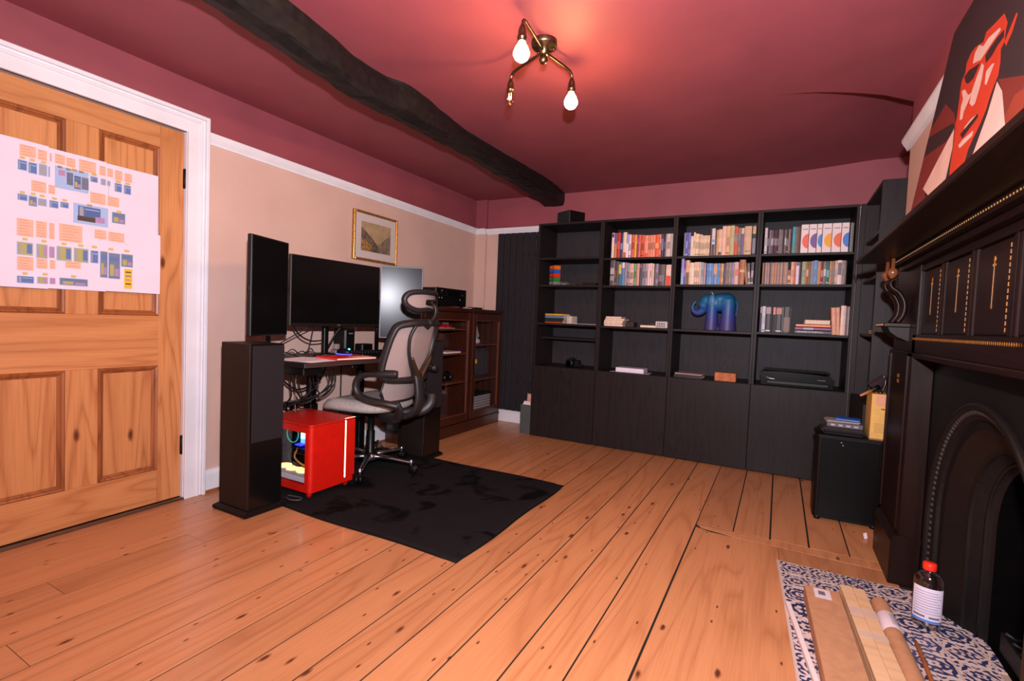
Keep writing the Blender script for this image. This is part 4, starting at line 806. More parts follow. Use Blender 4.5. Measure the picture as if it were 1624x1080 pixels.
cl = thing('desk_clock', 'low dark box on the desk behind the chair headrest', 'box', (-.76, -1.345, DZ)); MB().box(-.80, -.72, -1.40, -1.29, DZ+.001, DZ+.06, 0, .006).build('case', BLACKP, cl); MB().box(-.7205, -.719, -1.385, -1.305, DZ+.01, DZ+.05).build('face', SCRN, cl)

# ------------------------------------------------------------------ red computer tower
pc = thing('computer_tower', 'bright red computer tower with a lit glass side on the rug', 'computer', (-.48, -2.05, .012))
RED = mat('red_steel', (196, 22, 10), .38, noise=.05, nscale=20, bump=.08, bscale=700)
X0, X1, Y0, Y1, Z0, Z1 = -.70, -.268, -2.213, -1.885, .045, .428
def rnd_poly(x0, x1, y0, y1, r, n=5):
    pts = []
    for (cx, cy, a) in ((x1-r, y1-r, 0), (x0+r, y1-r, 90), (x0+r, y0+r, 180), (x1-r, y0+r, 270)):
        for k in range(n+1): pts.append((cx+r*math.cos(R(a+90*k/n)), cy+r*math.sin(R(a+90*k/n))))
    return pts
MB().prism(rnd_poly(X0, X1, Y0, Y1, .024), 2, Z1-.010, Z1).prism(rnd_poly(X0+.002, X1-.002, Y0+.002, Y1-.002, .022), 2, Z1-.013, Z1-.010, 1).build('top_panel', [RED, DARKGAP], pc)
MB().prism(rnd_poly(X0, X1, Y0, Y1, .024), 2, Z0, Z0+.03).build('base_panel', RED, pc)
fp = []
for k in range(7):
    a = R(-90+90*k/6); fp.append((X1-.024+.024*math.cos(a), Y0+.024+.024*math.sin(a)))
fp += [(X1, -1.968), (X1-.004, -1.968), (X1-.004, Y0+.03), (X1-.024, Y0+.004), (X1-.045, Y0+.004), (X1-.045, Y0)]
MB().prism(fp, 2, Z0+.03, Z1-.013).build('front_panel', RED, pc)
MB().box(X1-.02, X1, -1.958, Y1, Z0+.03, Z1-.013, 0, .004).build('front_panel', RED, pc)
MB().box(X0, X1-.045, Y0, Y0+.004, Z1-.05, Z1-.013).box(X0, X0+.03, Y0, Y0+.004, Z0+.03, Z1-.05).box(X0, X1-.045, Y0, Y0+.004, Z0+.03, Z0+.04).build('side_frame', RED, pc)
MB().box(X0, X1-.02, Y1-.004, Y1, Z0+.03, Z1-.013).build('side_panel', RED, pc); MB().box(X0, X0+.003, Y0+.004, Y1-.004, Z0+.03, Z1-.013).build('rear_panel', BLACKM, pc)
MB().box(X1-.006, X1-.001, -1.968, -1.958, Z0+.004, Z1-.004).add([(X1-.001, -1.967, Z1+.0006), (X1-.001, -1.886, Z1+.0006), (X1-.008, -1.886, Z1+.0006), (X1-.008, -1.967, Z1+.0006)], [(0, 1, 2, 3)]).build('light_strip', mat('strip_glow', (255, 225, 190), .5, emit=(255, 206, 160), es=4.5), pc)
GL = bpy.data.materials.new('thin_glass'); g_ = NT(GL); nt = GL.node_tree
fz = g_.n('ShaderNodeLayerWeight', Blend=.5); gs = g_.n('ShaderNodeBsdfGlossy', Roughness=.03); tr = g_.n('ShaderNodeBsdfTransparent'); mx = g_.n('ShaderNodeMixShader')
g_.l(g_.math('ADD', g_.math('MULTIPLY', g_.math('POWER', fz.outputs['Facing'], 4.0), .45), .035, True), mx.inputs[0]); g_.l(tr.outputs[0], mx.inputs[1]); g_.l(gs.outputs[0], mx.inputs[2]); g_.l(mx.outputs[0], nt.nodes['Material Output'].inputs[0])
MB().box(X0+.03, X1-.045, Y0+.0005, Y0+.0035, Z0+.04, Z1-.05).build('glass_pane', GL, pc)
INB = mat('pc_interior', (7, 6, 7), .6, spec=.1)
MB().box(X0+.01, X1-.01, -1.99, -1.985, Z0+.032, Z1-.02).build('motherboard_tray', INB, pc); MB().box(-.60, -.36, -2.0, -1.99, .17, .40).build('motherboard', mat('circuit_board', (22, 24, 26), .4, noise=.4, nscale=60), pc)
for k, xx in enumerate((-.528, -.508)):
    for j, c in enumerate(((255, 236, 190), (235, 255, 240), (150, 235, 255), (70, 120, 255))):
        MB().box(xx, xx+.008, -2.07, -2.02, .345-j*.027, .371-j*.027).build('memory_stick', mat('rgb_%d' % j, c, .5, emit=c, es=3.2), pc)
MB().tube([(-.575+.05*math.cos(a), -2.09, .315+.05*math.sin(a)) for a in [k*math.pi/12 for k in range(24)]], .004, 6, closed=True).build('fan_ring', mat('fan_teal', (30, 120, 110), .5, emit=(24, 110, 90), es=1.2), pc)
for k in range(7): MB(Matrix.Translation((-.575, -2.085, .315)) @ Matrix.Rotation(k*2*math.pi/7, 4, 'Y')).box(.012, .046, -.004, .004, -.008, .008).build('fan_blade', INB, pc)
MB().box(-.54, -.49, -2.10, -2.06, .255, .262).build('glow_bar', mat('rgb_blue', (30, 40, 255), .5, emit=(40, 40, 255), es=3), pc)
MB().box(-.64, -.335, -2.12, -2.02, .215, .245, 0, .004).build('graphics_card', INB, pc)
MB().tube(smooth_path([(-.50, -2.11, .245), (-.49, -2.14, .20), (-.47, -2.10, .15), (-.46, -2.05, .13)]), .006, 6).build('power_cable', mat('cable_amber', (150, 100, 40), .5), pc)
MB().tube(smooth_path([(-.54, -2.11, .245), (-.53, -2.15, .20), (-.52, -2.11, .14), (-.51, -2.05, .12)]), .006, 6).build('power_cable', CBL, pc)
MB().box(-.66, -.335, -2.19, -2.01, .085, .115, 0, .003).build('lower_fan_unit', mat('pc_white', (190, 186, 196), .4), pc)
for k, xx in enumerate((-.635, -.54, -.45)):
    MB().lathe([(.016, .1155), (.043, .1155), (.046, .117), (.046, .119), (.014, .119)], (xx, -2.10, 0), 2, 20).build('lit_fan', mat('fan_amber', (255, 205, 130), .5, emit=(255, 190, 110), es=3.0), pc)
for (xx, yy) in ((-.66, -2.18), (-.31, -2.18), (-.66, -1.92), (-.31, -1.92)): MB().lathe([(.014, .0125), (.018, .046)], (xx, yy, 0), 2, 10).build('foot', RED, pc)
cable([(-.40, -2.26, .016), (-.34, -2.28, .02), (-.30, -2.25, .018), (-.33, -2.22, .016), (-.42, -2.235, .016)], .004, 'grey cable loop on the rug beside the red computer', mat('cable_grey', (70, 66, 70), .4))

# ------------------------------------------------------------------ office chair (faces the desk)
ch = thing('office_chair', 'grey and black mesh office chair with headrest and chrome base', 'chair', (-.42, -1.60, .012))
MC_ = Matrix.Translation((-.42, -1.60, 0)) @ Matrix.Rotation(R(8), 4, 'Z')
CFR = mat('chair_frame', (38, 33, 34), .45, noise=.08, nscale=20); CFB = mat('chair_bronze', (66, 46, 34), .35, metal=.25); GREY = mat('seat_fabric', (168, 158, 152), .9, noise=.06, nscale=60, bump=.3, bscale=600)
MESH = mat('back_mesh', (166, 146, 142), .85, alpha=.82, bump=.4, bscale=900)
MB(MC_).lathe([(.036, .075), (.045, .085), (.045, .115), (.032, .125), (.028, .13), (.028, .27), (.022, .275), (.022, .385)], (0, 0, 0), 2, 18).build('gas_column', BLACKM, ch)
MB(MC_).lathe([(.03, .070), (.05, .080), (.052, .112), (.030, .122)], (0, 0, 0), 2, 18).build('base_hub', CHROME, ch)
for a in (7, -65, -137, 151, 79):
    Ma = MC_ @ Matrix.Rotation(R(a), 4, 'Z')
    leg = MB(Ma).tube([(.03, 0, .103), (.16, 0, .098), (.30, 0, .084), (.312, 0, .082)], [.02, .017, .013, .011], 8, flat=(1, .8)).build('base_leg', CHROME, ch)
    cs = MB(Ma).tube([(.300, 0, .090), (.300, 0, .055)], .008, 8).ball((.300, 0, .092), .014, 10).build('caster_stem', CHROME, leg)
    wm = MB(Ma)
    for s_ in (-1, 1): wm.lathe([(.004, s_*.020), (.024, s_*.020), (.028, s_*.016), (.028, s_*.006), (.004, s_*.006)], (.318, 0, .040), 1, 16)
    wm.box(.298, .322, -.005, .005, .036, .066, 0, .003); wm.build('caster_wheel', BLACKP, leg)
MB(MC_).box(-.10, .14, -.08, .08, .380, .425, 0, .012).build('tilt_mechanism', BLACKP, ch); MB(MC_).tube([(.02, -.08, .40), (.02, -.2, .395)], .006, 8).build('lever', BLACKM, ch)
rings = []
for (s_, z_) in ((0.02, .424), (.70, .424), (.93, .436), (1.0, .456), (.985, .478), (.90, .496), (.70, .503), (.4, .503), (.02, .501)):
    rg_ = []
    for k in range(40):
        a = 2*math.pi*k/40; c_, s2 = math.cos(a), math.sin(a); q = (abs(c_)**3.2+abs(s2)**3.2)**(-1/3.2)
        x = q*c_*s_*.262-.018; y = q*s2*s_*.255; zz = z_-.045*max(0, (-x-.12)/.16)**2+.012*max(0, abs(y)-.15)/.1*(z_ > .49)
        rg_.append((x, y, zz))
    rg_.append(rg_[0]); rings.append(rg_)
MB(MC_).sheet(rings).build('seat', GREY, ch)
def bx(y, z): return .315+.22*(z-.6)-.6*max(0, abs(y)-.13)-.25*y*y
half = [(0, .648), (.10, .650), (.21, .655), (.25, .685), (.258, .75), (.252, .85), (.240, .94), (.215, .992), (.13, 1.012), (0, 1.015)]
out = half+[(-y, z) for y, z in half[-2:0:-1]]
P = smooth_path([(bx(y, z), y, z) for y, z in out], 4, True)
MB(MC_).tube(P, .024, 8, closed=True, flat=(1.3, .8)).build('backrest_frame', CFR, ch)
for s_ in (-1, 1):
    rib = [(s_*.125, 1.005), (s_*.148, .93), (s_*.14, .84), (s_*.105, .76), (s_*.06, .70), (s_*.03, .65)]
    MB(MC_).tube(smooth_path([(bx(y, z)+.008, y, z) for y, z in rib], 5), .016, 8, flat=(1.2, .7)).build('backrest_rib', CFR, ch)
def wid(z):
    pts = sorted([(zz, yy) for yy, zz in half]); pts = [(.648, .16), (.665, .21), (.69, .245), (.76, .256), (.86, .25), (.94, .238), (.99, .21), (1.012, .12)]
    for (a, p), (b, q) in zip(pts[:-1], pts[1:]):
        if z <= b: return p+(q-p)*(z-a)/(b-a)
    return pts[-1][1]
rows = []
for i in range(17):
    z_ = .652+.358*i/16; wz = wid(z_); rows.append([(bx(wz*(j/6-1), z_)-.004, wz*(j/6-1), z_) for j in range(13)])
MB(MC_).sheet(rows).build('backrest_mesh', MESH, ch)
rows = []; lx = lambda y: .262-1.4*y*y
for i in range(7):
    z_ = .505+.15*i/6; wz = .205-.03*abs(i-3)/3; rows.append([(lx(wz*(j/6-1))+.01*math.sin(i/6*math.pi), wz*(j/6-1), z_) for j in range(13)])
per = rows[0]+[r[-1] for r in rows[1:]]+rows[-1][::-1][1:]+[r[0] for r in rows[::-1]][1:-1]
lp = MB(MC_).sheet(rows).build('lumbar_mesh', MESH, ch); MB(MC_).tube(per, .007, 6, closed=True).build('lumbar_frame', CFR, lp)
sp = smooth_path([(.35, 0, .68), (.365, 0, .61), (.37, 0, .52), (.345, 0, .44), (.27, 0, .395), (.14, 0, .390)], 5)
MB(MC_).tube(sp, .03, 10, flat=(1.6, .75)).build('back_spine', CFR, ch)
for s_ in (-1, 1): MB(MC_).tube(smooth_path([(.35, 0, .63), (.36, s_*.04, .69), (.368, s_*.085, .745), (.372, s_*.115, .79)], 5), [.024-.0008*k for k in range(16)], 8, flat=(1.2, .7)).build('back_bracket', CFB, ch)
for s_ in (-1, 1):
    yy = s_*.265
    loop = smooth_path([(.35, s_*.235, .70), (.26, yy, .695), (.16, yy, .688), (.095, yy, .660), (.075, yy, .605), (.10, yy, .553), (.17, yy, .528), (.28, s_*.25, .515), (.35, s_*.215, .50)], 5)
    ar = MB(MC_).tube(loop, .024, 10, flat=(1.15, .9)).build('armrest', CFR, ch)
    MB(MC_).tube([(.33, s_*.235, .712), (.22, yy, .708), (.12, yy, .698)], [.022, .026, .02], 10, flat=(1.1, .45)).build('armrest_pad', BLACKP, ar)
    MB(MC_).tube(smooth_path([(.335, s_*.215, .52), (.345, s_*.19, .47), (.30, s_*.15, .415), (.18, s_*.10, .395), (.1, s_*.05, .40)], 5), .024, 10, flat=(1.5, .8)).build('arm_support', CFR, ch)
hd = [(0, 1.095), (.10, 1.09), (.165, 1.115), (.185, 1.155), (.16, 1.192), (.08, 1.205), (0, 1.205)]; hd = hd+[(-y, z) for y, z in hd[-2:0:-1]]
hx = lambda y, z: .41+.12*(z-1.14)-1.8*y*y
MB(MC_).tube(smooth_path([(hx(y, z), y, z) for y, z in hd], 4, True), .019, 8, closed=True, flat=(1.1, .9)).build('headrest_frame', CFR, ch)
MB(MC_).sheet([[(hx(y_*(1-.25*abs(i-3)/3), z_), y_*(1-.2*abs(i-3)/3), z_) for y_ in [(-.175+.35*j/10) for j in range(11)]] for i, z_ in enumerate([1.09+.112*k/6 for k in range(7)])]).build('headrest_mesh', MESH, ch)
MB(MC_).tube(smooth_path([(.40, 0, 1.005), (.445, 0, 1.03), (.47, 0, 1.075), (.465, 0, 1.115), (.425, 0, 1.145)], 5), .014, 8, flat=(1.6, .8)).build('headrest_arm', CFR, ch)
MB(MC_).tube([(.40, .0, .985), (.435, 0, 1.03)], .022, 8).build('headrest_socket', CFR, ch)
MB(MC_).box(.395, .455, -.03, .03, 1.125, 1.16, 0, .008).build('headrest_hinge', BLACKP, ch)

# ------------------------------------------------------------------ framed picture
pf = thing('framed_picture', 'gilt framed landscape engraving above the monitors', 'picture', ML @ Vector((-.867, -1.13, 1.46)))
GILT = mat('gilt_frame', (176, 124, 58), .35, metal=.6, noise=.2, nscale=60); PY0, PY1, PZ0, PZ1 = -1.371, -.882, 1.464, 1.838
for (a, b, c, d) in ((PY0, PY0+.018, PZ0, PZ1), (PY1-.018, PY1, PZ0, PZ1), (PY0+.018, PY1-.018, PZ0, PZ0+.018), (PY0+.018, PY1-.018, PZ1-.018, PZ1)): MB(ML).box(-.866, -.838, a, b, c, d, 0, .004).build('frame_side', GILT, pf)
MB(ML).box(-.866, -.852, PY0+.016, PY1-.016, PZ0+.016, PZ1-.016).build('mount_board', mat('mount_board', (206, 190, 186), .7), pf)
art = MB(ML); IY0, IY1, IZ0, IZ1 = -1.286, -.958, 1.540, 1.764; U = lambda u, v: (IY0+(IY1-IY0)*u, IZ0+(IZ1-IZ0)*v)
def flat(poly, mi, lay): art.add([(-.8516+lay*.0004, *U(u, v)) for u, v in poly], [tuple(range(len(poly)))], mi)
flat([(0, 0), (1, 0), (1, 1), (0, 1)], 0, 0); flat([(0, .0), (.6, 0), (.52, .22), (.42, .42), (.28, .55), (.12, .70), (0, .80)], 1, 1); flat([(.45, 0), (1, 0), (1, .72), (.86, .58), (.74, .46), (.66, .34), (.55, .30)], 2, 2); flat([(0, 0), (.55, 0), (.47, .14), (.30, .26), (.14, .36), (0, .40)], 3, 3); flat([(.30, .0), (.62, 0), (.56, .20), (.48, .34), (.40, .30)], 4, 4)
art.build('engraving', [mat('sepia_sky', (178, 150, 112), .7, noise=.12, nscale=14), mat('sepia_hill', (112, 94, 76), .7, noise=.3, nscale=40), mat('sepia_far', (130, 110, 90), .7, noise=.25, nscale=30), mat('sepia_near', (150, 112, 66), .7, noise=.45, nscale=60), mat('sepia_valley', (92, 80, 66), .7, noise=.4, nscale=50)], pf, fix=False)
MB(ML).box(-.8508, -.8498, PY0+.018, PY1-.018, PZ0+.018, PZ1-.018).build('glass_pane', GL, pf)

# ------------------------------------------------------------------ glazed cabinets
MAH = wood('mahogany', (64, 27, 16), (38, 15, 9), (30, 12, 8), 2, .3, 1, knots=False, hue=.05, bands=10, coat=.2); MAHI = wood('mahogany_inside', (104, 50, 28), (72, 33, 18), (40, 20, 10), 2, .5, 1, knots=False, hue=.04, bands=10)
def cabinet(y0, y1, dy0, dy1, shelves, label, handle_y):
    XF, XB = -.545, -.855
    t = thing('glazed_cabinet', label, 'cabinet', ((XF+XB)/2, (y0+y1)/2, 0), 'pair of glazed mahogany cabinets')
    c = lambda n, a, b, d, e, f, h, m=MAH, bev=.002: MB().box(a, b, d, e, f, h, 0, bev).build(n, m, t)
    c('plinth', XB, XF+.012, y0, y1, 0.002, .085); c('plinth_moulding', XB, XF+.018, y0-.002, y1+.002, .085, .102)
    c('side_panel', XB, XF, y0+.004, y0+.024, .10, 1.105); c('side_panel', XB, XF, y1-.024, y1-.004, .10, 1.105)
    c('back_panel', XB, XB+.01, y0+.02, y1-.02, .10, 1.105, MAHI, 0); c('floor_panel', XB+.01, XF-.004, y0+.024, y1-.024, .10, .12, MAHI)
    c('top_moulding', XB, XF+.014, y0, y1, 1.105, 1.118); c('top_board', XB, XF+.026, y0-.004, y1+.004, 1.118, 1.140)
    for z_ in shelves: c('shelf', XB+.01, XF-.02, y0+.024, y1-.024, z_-.016, z_, MAHI)
    d = MB().box(XF-.004, XF+.018, dy0, dy0+.05, .108, 1.10, 0, .003).box(XF-.004, XF+.018, dy1-.05, dy1, .108, 1.10, 0, .003).box(XF-.004, XF+.018, dy0+.05, dy1-.05, .108, .178, 0, .003).box(XF-.004, XF+.018, dy0+.05, dy1-.05, 1.035, 1.10, 0, .003).build('door', MAH, t)
    b = MB()
    for (a, e, f, h) in ((dy0+.05, dy0+.058, .178, 1.035), (dy1-.058, dy1-.05, .178, 1.035), (dy0+.058, dy1-.058, .178, .186), (dy0+.058, dy1-.058, 1.027, 1.035)): b.box(XF+.004, XF+.014, a, e, f, h)
    b.build('glazing_bead', MAHI, d)
    MB().box(XF+.003, XF+.006, dy0+.05, dy1-.05, .178, 1.035).build('glass_pane', GL, d)
    MB().box(XF+.018, XF+.020, handle_y-.008, handle_y+.008, .50, .575, 0, .001).lathe([(.004, XF+.02), (.004, XF+.034), (.009, XF+.036), (.009, XF+.042)], (0, handle_y, .55), 0, 10).build('handle', BRASS, d)
    return t
cabinet(-.985, -.222, -.975, -.230, (.955, .735, .475), 'glazed mahogany cabinet under the black amplifier', -.255)
cabinet(-.216, .335, -.208, .328, (.805, .470), 'glazed mahogany cabinet beside the radiator', -.185)
# contents
t = thing('toy_car', 'small red model car on the top shelf inside the cabinet under the amplifier', 'toy', (-.64, -.50, .955)); MB().prism([(-.56, .960), (-.44, .960), (-.44, .975), (-.47, .978), (-.485, .992), (-.525, .992), (-.545, .977), (-.56, .974)], 0, -.66, -.61).build('body', mat('toy_red', (190, 30, 24), .3), t)
for yy in (-.535, -.465): MB().lathe([(.009, -.664), (.009, -.606)], (0, yy, .9645), 0, 10).build('wheel', BLACKP, t)
slab('clear_box', -.70, -.60, -.62, -.40, .9552, .960, (200, 190, 190), 'white tray under the red model car in the cabinet', 'tray')
t = thing('tape_deck', 'grey electronic box behind the red model car in the cabinet', 'gadget', (-.73, -.45, .955)); MB().box(-.80, -.71, -.60, -.34, .9605, 1.015, 0, .006).build('case', mat('gadget_grey', (110, 104, 108), .4, noise=.1), t); MB().box(-.7095, -.707, -.57, -.45, .975, 1.005).build('display', SCRN, t)
t = thing('paper_pile', 'white papers with a blue pen on the middle cabinet shelf', 'papers', (-.64, -.44, .735)); MB().box(-.72, -.575, -.55, -.33, .7352, .748).build('sheets', mat('white_paper', (222, 208, 216), .6), t); MB().tube([(-.585, -.36, .753), (-.60, -.29, .745)], .005, 8).build('pen', mat('pen_blue', (40, 50, 190), .4), t)
t = thing('headset', 'black headset on the lower cabinet shelf', 'headset', (-.64, -.45, .475)); MB().tube([(-.64, -.45+.045*math.cos(a), .52+.05*math.sin(a)) for a in [k*math.pi/10 for k in range(11)]], .007, 8).build('headband', BLACKP, t)
for yy in (-.495, -.405): MB().lathe([(.03, yy-.014), (.034, yy), (.03, yy+.014)], (-.64, 0, .512), 1, 14).build('ear_cup', BLACKP, t)
MB().tube(smooth_path([(-.64, -.50, .49), (-.61, -.56, .482), (-.60, -.60, .480)]), .005, 6).build('microphone', BLACKP, t)
t = thing('toy_robot', 'white and yellow toy on the top shelf of the cabinet beside the radiator', 'toy', (-.66, .06, .805)); MB().box(-.69, -.64, .03, .10, .806, .85, 0, .01).build('body', mat('toy_white', (196, 190, 190), .4), t); MB(Matrix.Translation((-.665, .06, .9)) @ Matrix.Rotation(R(28), 4, 'X')).box(-.012, .012, -.03, .03, -.055, .075, 0, .005).build('neck', mat('toy_grey', (150, 144, 148), .4), t); MB().box(-.66, -.63, -.05, .02, .806, .83, 0, .006).build('foot', mat('toy_yellow', (220, 170, 30), .4), t); MB().ball((-.66, .09, .86), .018, 10).build('joint', BLACKP, t)
t = thing('boombox', 'dark grey rounded box on the middle shelf of the cabinet beside the radiator', 'box', (-.69, .06, .47)); MB().box(-.80, -.59, -.10, .21, .472, .755, 0, .035).build('case', mat('case_grey', (58, 54, 58), .6, noise=.08), t); MB().box(-.592, -.586, -.06, -.03, .62, .66, 0, .002).build('badge', mat('toy_yellow', (220, 170, 30), .4), t); MB().tube(smooth_path([(-.69, -.04, .755), (-.69, -.03, .775), (-.69, .14, .775), (-.69, .15, .755)]), .008, 8).build('handle', BLACKP, t)
t = thing('storage_basket', 'pale ribbed basket with dark lid at the bottom of the cabinet beside the radiator', 'basket', (-.68, .06, .12))
for k in range(7): MB().box(-.80, -.575, -.12, .23, .122+k*.026, .144+k*.026, 0, .006).build('rib', mat('basket_grey', (150, 142, 146), .6), t)
MB().box(-.81, -.565, -.13, .24, .306, .325, 0, .006).build('lid', BLACKP, t)
rcv = thing('amplifier', 'black stereo amplifier on top of the glazed cabinet', 'amplifier', (-.70, -.555, 1.14))
MB().box(-.85, -.545, -.775, -.335, 1.153, 1.298, 0, .003).build('case', mat('amp_black', (16, 14, 15), .35), rcv); MB().box(-.545, -.537, -.777, -.333, 1.152, 1.300, 0, .002).build('front_plate', BLACKM, rcv)
for (yy, zz, r_k) in ((-.72, 1.255, .012), (-.39, 1.25, .026), (-.66, 1.19, .007), (-.62, 1.19, .007), (-.58, 1.19, .007)): MB().lathe([(r_k, -.537), (r_k, -.523), (r_k*.85, -.521)], (0, yy, zz), 0, 16).build('knob', BLACKM, rcv)
MB().box(-.537, -.5355, -.63, -.46, 1.235, 1.275).build('display', SCRN, rcv)
for (yy, zz) in ((-.735, 1.215), (-.70, 1.275), (-.70, 1.215), (-.43, 1.21)): MB().ball((-.536, yy, zz), .004, 6).build('indicator', mat('pale_dot', (190, 184, 190), .4), rcv)
for (xx, yy) in ((-.82, -.75), (-.57, -.75), (-.82, -.36), (-.57, -.36)): MB().lathe([(.016, 1.1405), (.016, 1.153)], (xx, yy, 0), 2, 10).build('foot', BLACKP, rcv)
slab('paper_note', -.60, -.53, -.31, -.235, 1.1405, 1.146, (206, 196, 196), 'small white note on the cabinet top beside the amplifier', 'paper')
slab('black_case', -.62, -.53, -.20, -.06, 1.1405, 1.156, (24, 22, 24), 'flat black case on the cabinet beside the radiator', 'case')

# ------------------------------------------------------------------ ceiling light
lt = thing('ceiling_light', 'aged brass three arm ceiling light with bare filament bulbs', 'light', (1.0, -2.095, 2.22))
HC = Vector((1.0, -2.095, 2.272)); BZ = 2.205
MB().lathe([(0, 2.20), (.018, 2.205), (.022, 2.21), (.022, 2.238), (.052, 2.240), (.056, 2.25), (.056, 2.285), (0, 2.285)], (HC.x, HC.y, 0), 2, 24).build('ceiling_rose', BRASS, lt)
MB().lathe([(.010, 2.205), (.017, 2.198), (.020, 2.185), (.014, 2.172), (0, 2.168)], (HC.x, HC.y, 0), 2, 16).build('finial', BRASS, lt)
for a in (30, 150, 270): MB().lathe([(.005, 2.238), (.005, 2.232), (0, 2.230)], (HC.x+.042*math.cos(R(a)), HC.y+.042*math.sin(R(a)), 0), 2, 8).build('fixing_screw', BRASS, lt)
LITB = mat('lit_bulb', (255, 230, 190), .3, emit=(255, 196, 132), es=BULB); NECKB = mat('lit_bulb_neck', (255, 230, 190), .3, emit=(255, 196, 132), es=BULB*.12); 
FIL = mat('filament', (255, 200, 140), .5, emit=(255, 190, 120), es=40)
CLEARB = bpy.data.materials.new('clear_bulb'); c_ = NT(CLEARB); fz = c_.n('ShaderNodeLayerWeight', Blend=.5); gs = c_.n('ShaderNodeBsdfGlossy', Roughness=.02); tr = c_.n('ShaderNodeBsdfTransparent'); tr.inputs[0].default_value = (.95, .88, .8, 1); mx = c_.n('ShaderNodeMixShader'); c_.l(c_.math('ADD', c_.math('MULTIPLY', c_.math('POWER', fz.outputs['Facing'], 3.0), .8), .04, True), mx.inputs[0]); c_.l(tr.outputs[0], mx.inputs[1]); c_.l(gs.outputs[0], mx.inputs[2]); c_.l(mx.outputs[0], CLEARB.node_tree.nodes['Material Output'].inputs[0])
for i, (bx_, by_, lit) in enumerate(((1.035, -2.362, True), (1.052, -1.893, True), (.785, -1.998, False))):
    d = Vector((bx_-HC.x, by_-HC.y, 0)); L = d.length; d.normalize()
    ap = [(HC.x+d.x*.02, HC.y+d.y*.02, 2.222), (HC.x+d.x*(L-.05), HC.y+d.y*(L-.05), BZ+.012), (HC.x+d.x*(L-.012), HC.y+d.y*(L-.012), BZ+.004), (bx_, by_, BZ-.012), (bx_, by_, BZ-.03)]
    arm = MB().tube(smooth_path(ap, 5), .0065, 8).build('arm', BRASS, lt)
    MB().lathe([(.008, BZ-.02), (.014, BZ-.035), (.0165, BZ-.05), (.0165, BZ-.062), (.019, BZ-.064), (.019, BZ-.070), (.0165, BZ-.072), (.0165, BZ-.082), (0, BZ-.082)], (bx_, by_, 0), 2, 16).build('lamp_holder', BRASS, arm)
    z0 = BZ-.080
    prof = [(.012, z0), (.015, z0-.010), (.024, z0-.024), (.031, z0-.042), (.031, z0-.054), (.024, z0-.068), (.012, z0-.077), (0, z0-.079)] if lit else [(.011, z0), (.013, z0-.012), (.018, z0-.024), (.0215, z0-.038), (.019, z0-.052), (.010, z0-.061), (0, z0-.063)]
    bl_ = (MB().lathe(prof[:4], (bx_, by_, 0), 2, 14, 1).lathe(prof[3:], (bx_, by_, 0), 2, 14, 0) if lit else MB().lathe(prof, (bx_, by_, 0), 2, 16)).build('bulb', [LITB, NECKB] if lit else CLEARB, arm)
    if not lit:
        MB().tube(smooth_path([(bx_-.006, by_, z0), (bx_-.007, by_, z0-.03), (bx_-.003, by_, z0-.016), (bx_, by_, z0-.032), (bx_+.003, by_, z0-.016), (bx_+.007, by_, z0-.03), (bx_+.006, by_, z0)], 3), .0009, 5).build('filament', FIL, bl_)
# ------------------------------------------------------------------ fireplace surround
OAK = wood('dark_oak', (30, 14, 10), (17, 8, 6), (20, 12, 10), 2, .38, 1, knots=False, hue=.05, bands=10, spec=.14)
OAKH = wood('dark_oak_level', (29, 14, 10), (17, 8, 6), (20, 12, 10), 1, .38, 1, knots=False, hue=.05, bands=10, spec=.16)
INL = mat('inlay_gold', (150, 92, 30), .4, noise=.15, nscale=80); INL2 = mat('inlay_pale', (150, 104, 44), .4)
FY0, FY1 = -1.12, -3.00
su = thing('fireplace_surround', 'dark oak fireplace surround with gold inlaid panels and shelf', 'fireplace surround', (2.46, -2.06, 0))
def f(n, a, b, c, d, e_, g2, m=OAK, bev=.002, parent=None): return MB().box(a, b, c, d, e_, g2, 0, bev).build(n, m, parent or su)
f('mantel_shelf', 2.280, 2.504, FY0+.02, FY1-.02, 1.398, 1.420, OAKH, .004)
f('shelf_moulding', 2.41, 2.504, FY0-.04, FY1+.04, 1.372, 1.398, OAKH, .006); f('shelf_moulding', 2.44, 2.504, FY0-.05, FY1+.05, 1.352, 1.372, OAKH, .004)
f('frieze_back', 2.487, 2.504, -.96, -3.16, .99, 1.352, OAKH, 0)
f('lower_rail', 2.468, 2.487, -1.39, -2.73, .985, 1.062, OAKH); f('lower_moulding', 2.455, 2.487, -1.39, -2.73, .965, .985, OAKH, .004); f('upper_rail', 2.472, 2.487, -1.39, -2.73, 1.325, 1.352, OAKH)
ST = [-1.42, -1.74, -2.06, -2.38, -2.70]
for y in ST:
    f('stile', 2.477, 2.487, y-.026, y+.026, 1.062, 1.325); f('stile_bead', 2.4745, 2.477, y-.008, y+.008, 1.062, 1.325, OAK, .001)
for a, b in zip(ST[:-1], ST[1:]):
    pn = f('panel', 2.481, 2.487, b+.030, a-.030, 1.066, 1.321); yc = (a+b)/2
    m = MB(); XI = 2.4806
    m.box(XI-.0006, XI+.001, yc-.0011, yc+.0011, 1.15, 1.27); m.lathe([(.009, XI-.0006), (.009, XI+.001)], (0, yc, 1.278), 0, 10); m.lathe([(.004, XI-.0006), (.004, XI+.001)], (0, yc-.009, 1.262), 0, 8); m.lathe([(.004, XI-.0006), (.004, XI+.001)], (0, yc+.009, 1.262), 0, 8); m.prism([(yc-.006, 1.15), (yc+.006, 1.15), (yc+.003, 1.14), (yc-.003, 1.14)], 0, XI-.0006, XI+.001)
    m.build('flower_inlay', INL, pn)
    m = MB()
    for k in range(14): m.box(XI-.0006, XI+.001, b+.050, b+.0545, 1.075+k*.017, 1.086+k*.017)
    m.build('dash_inlay', INL, pn)
m = MB()
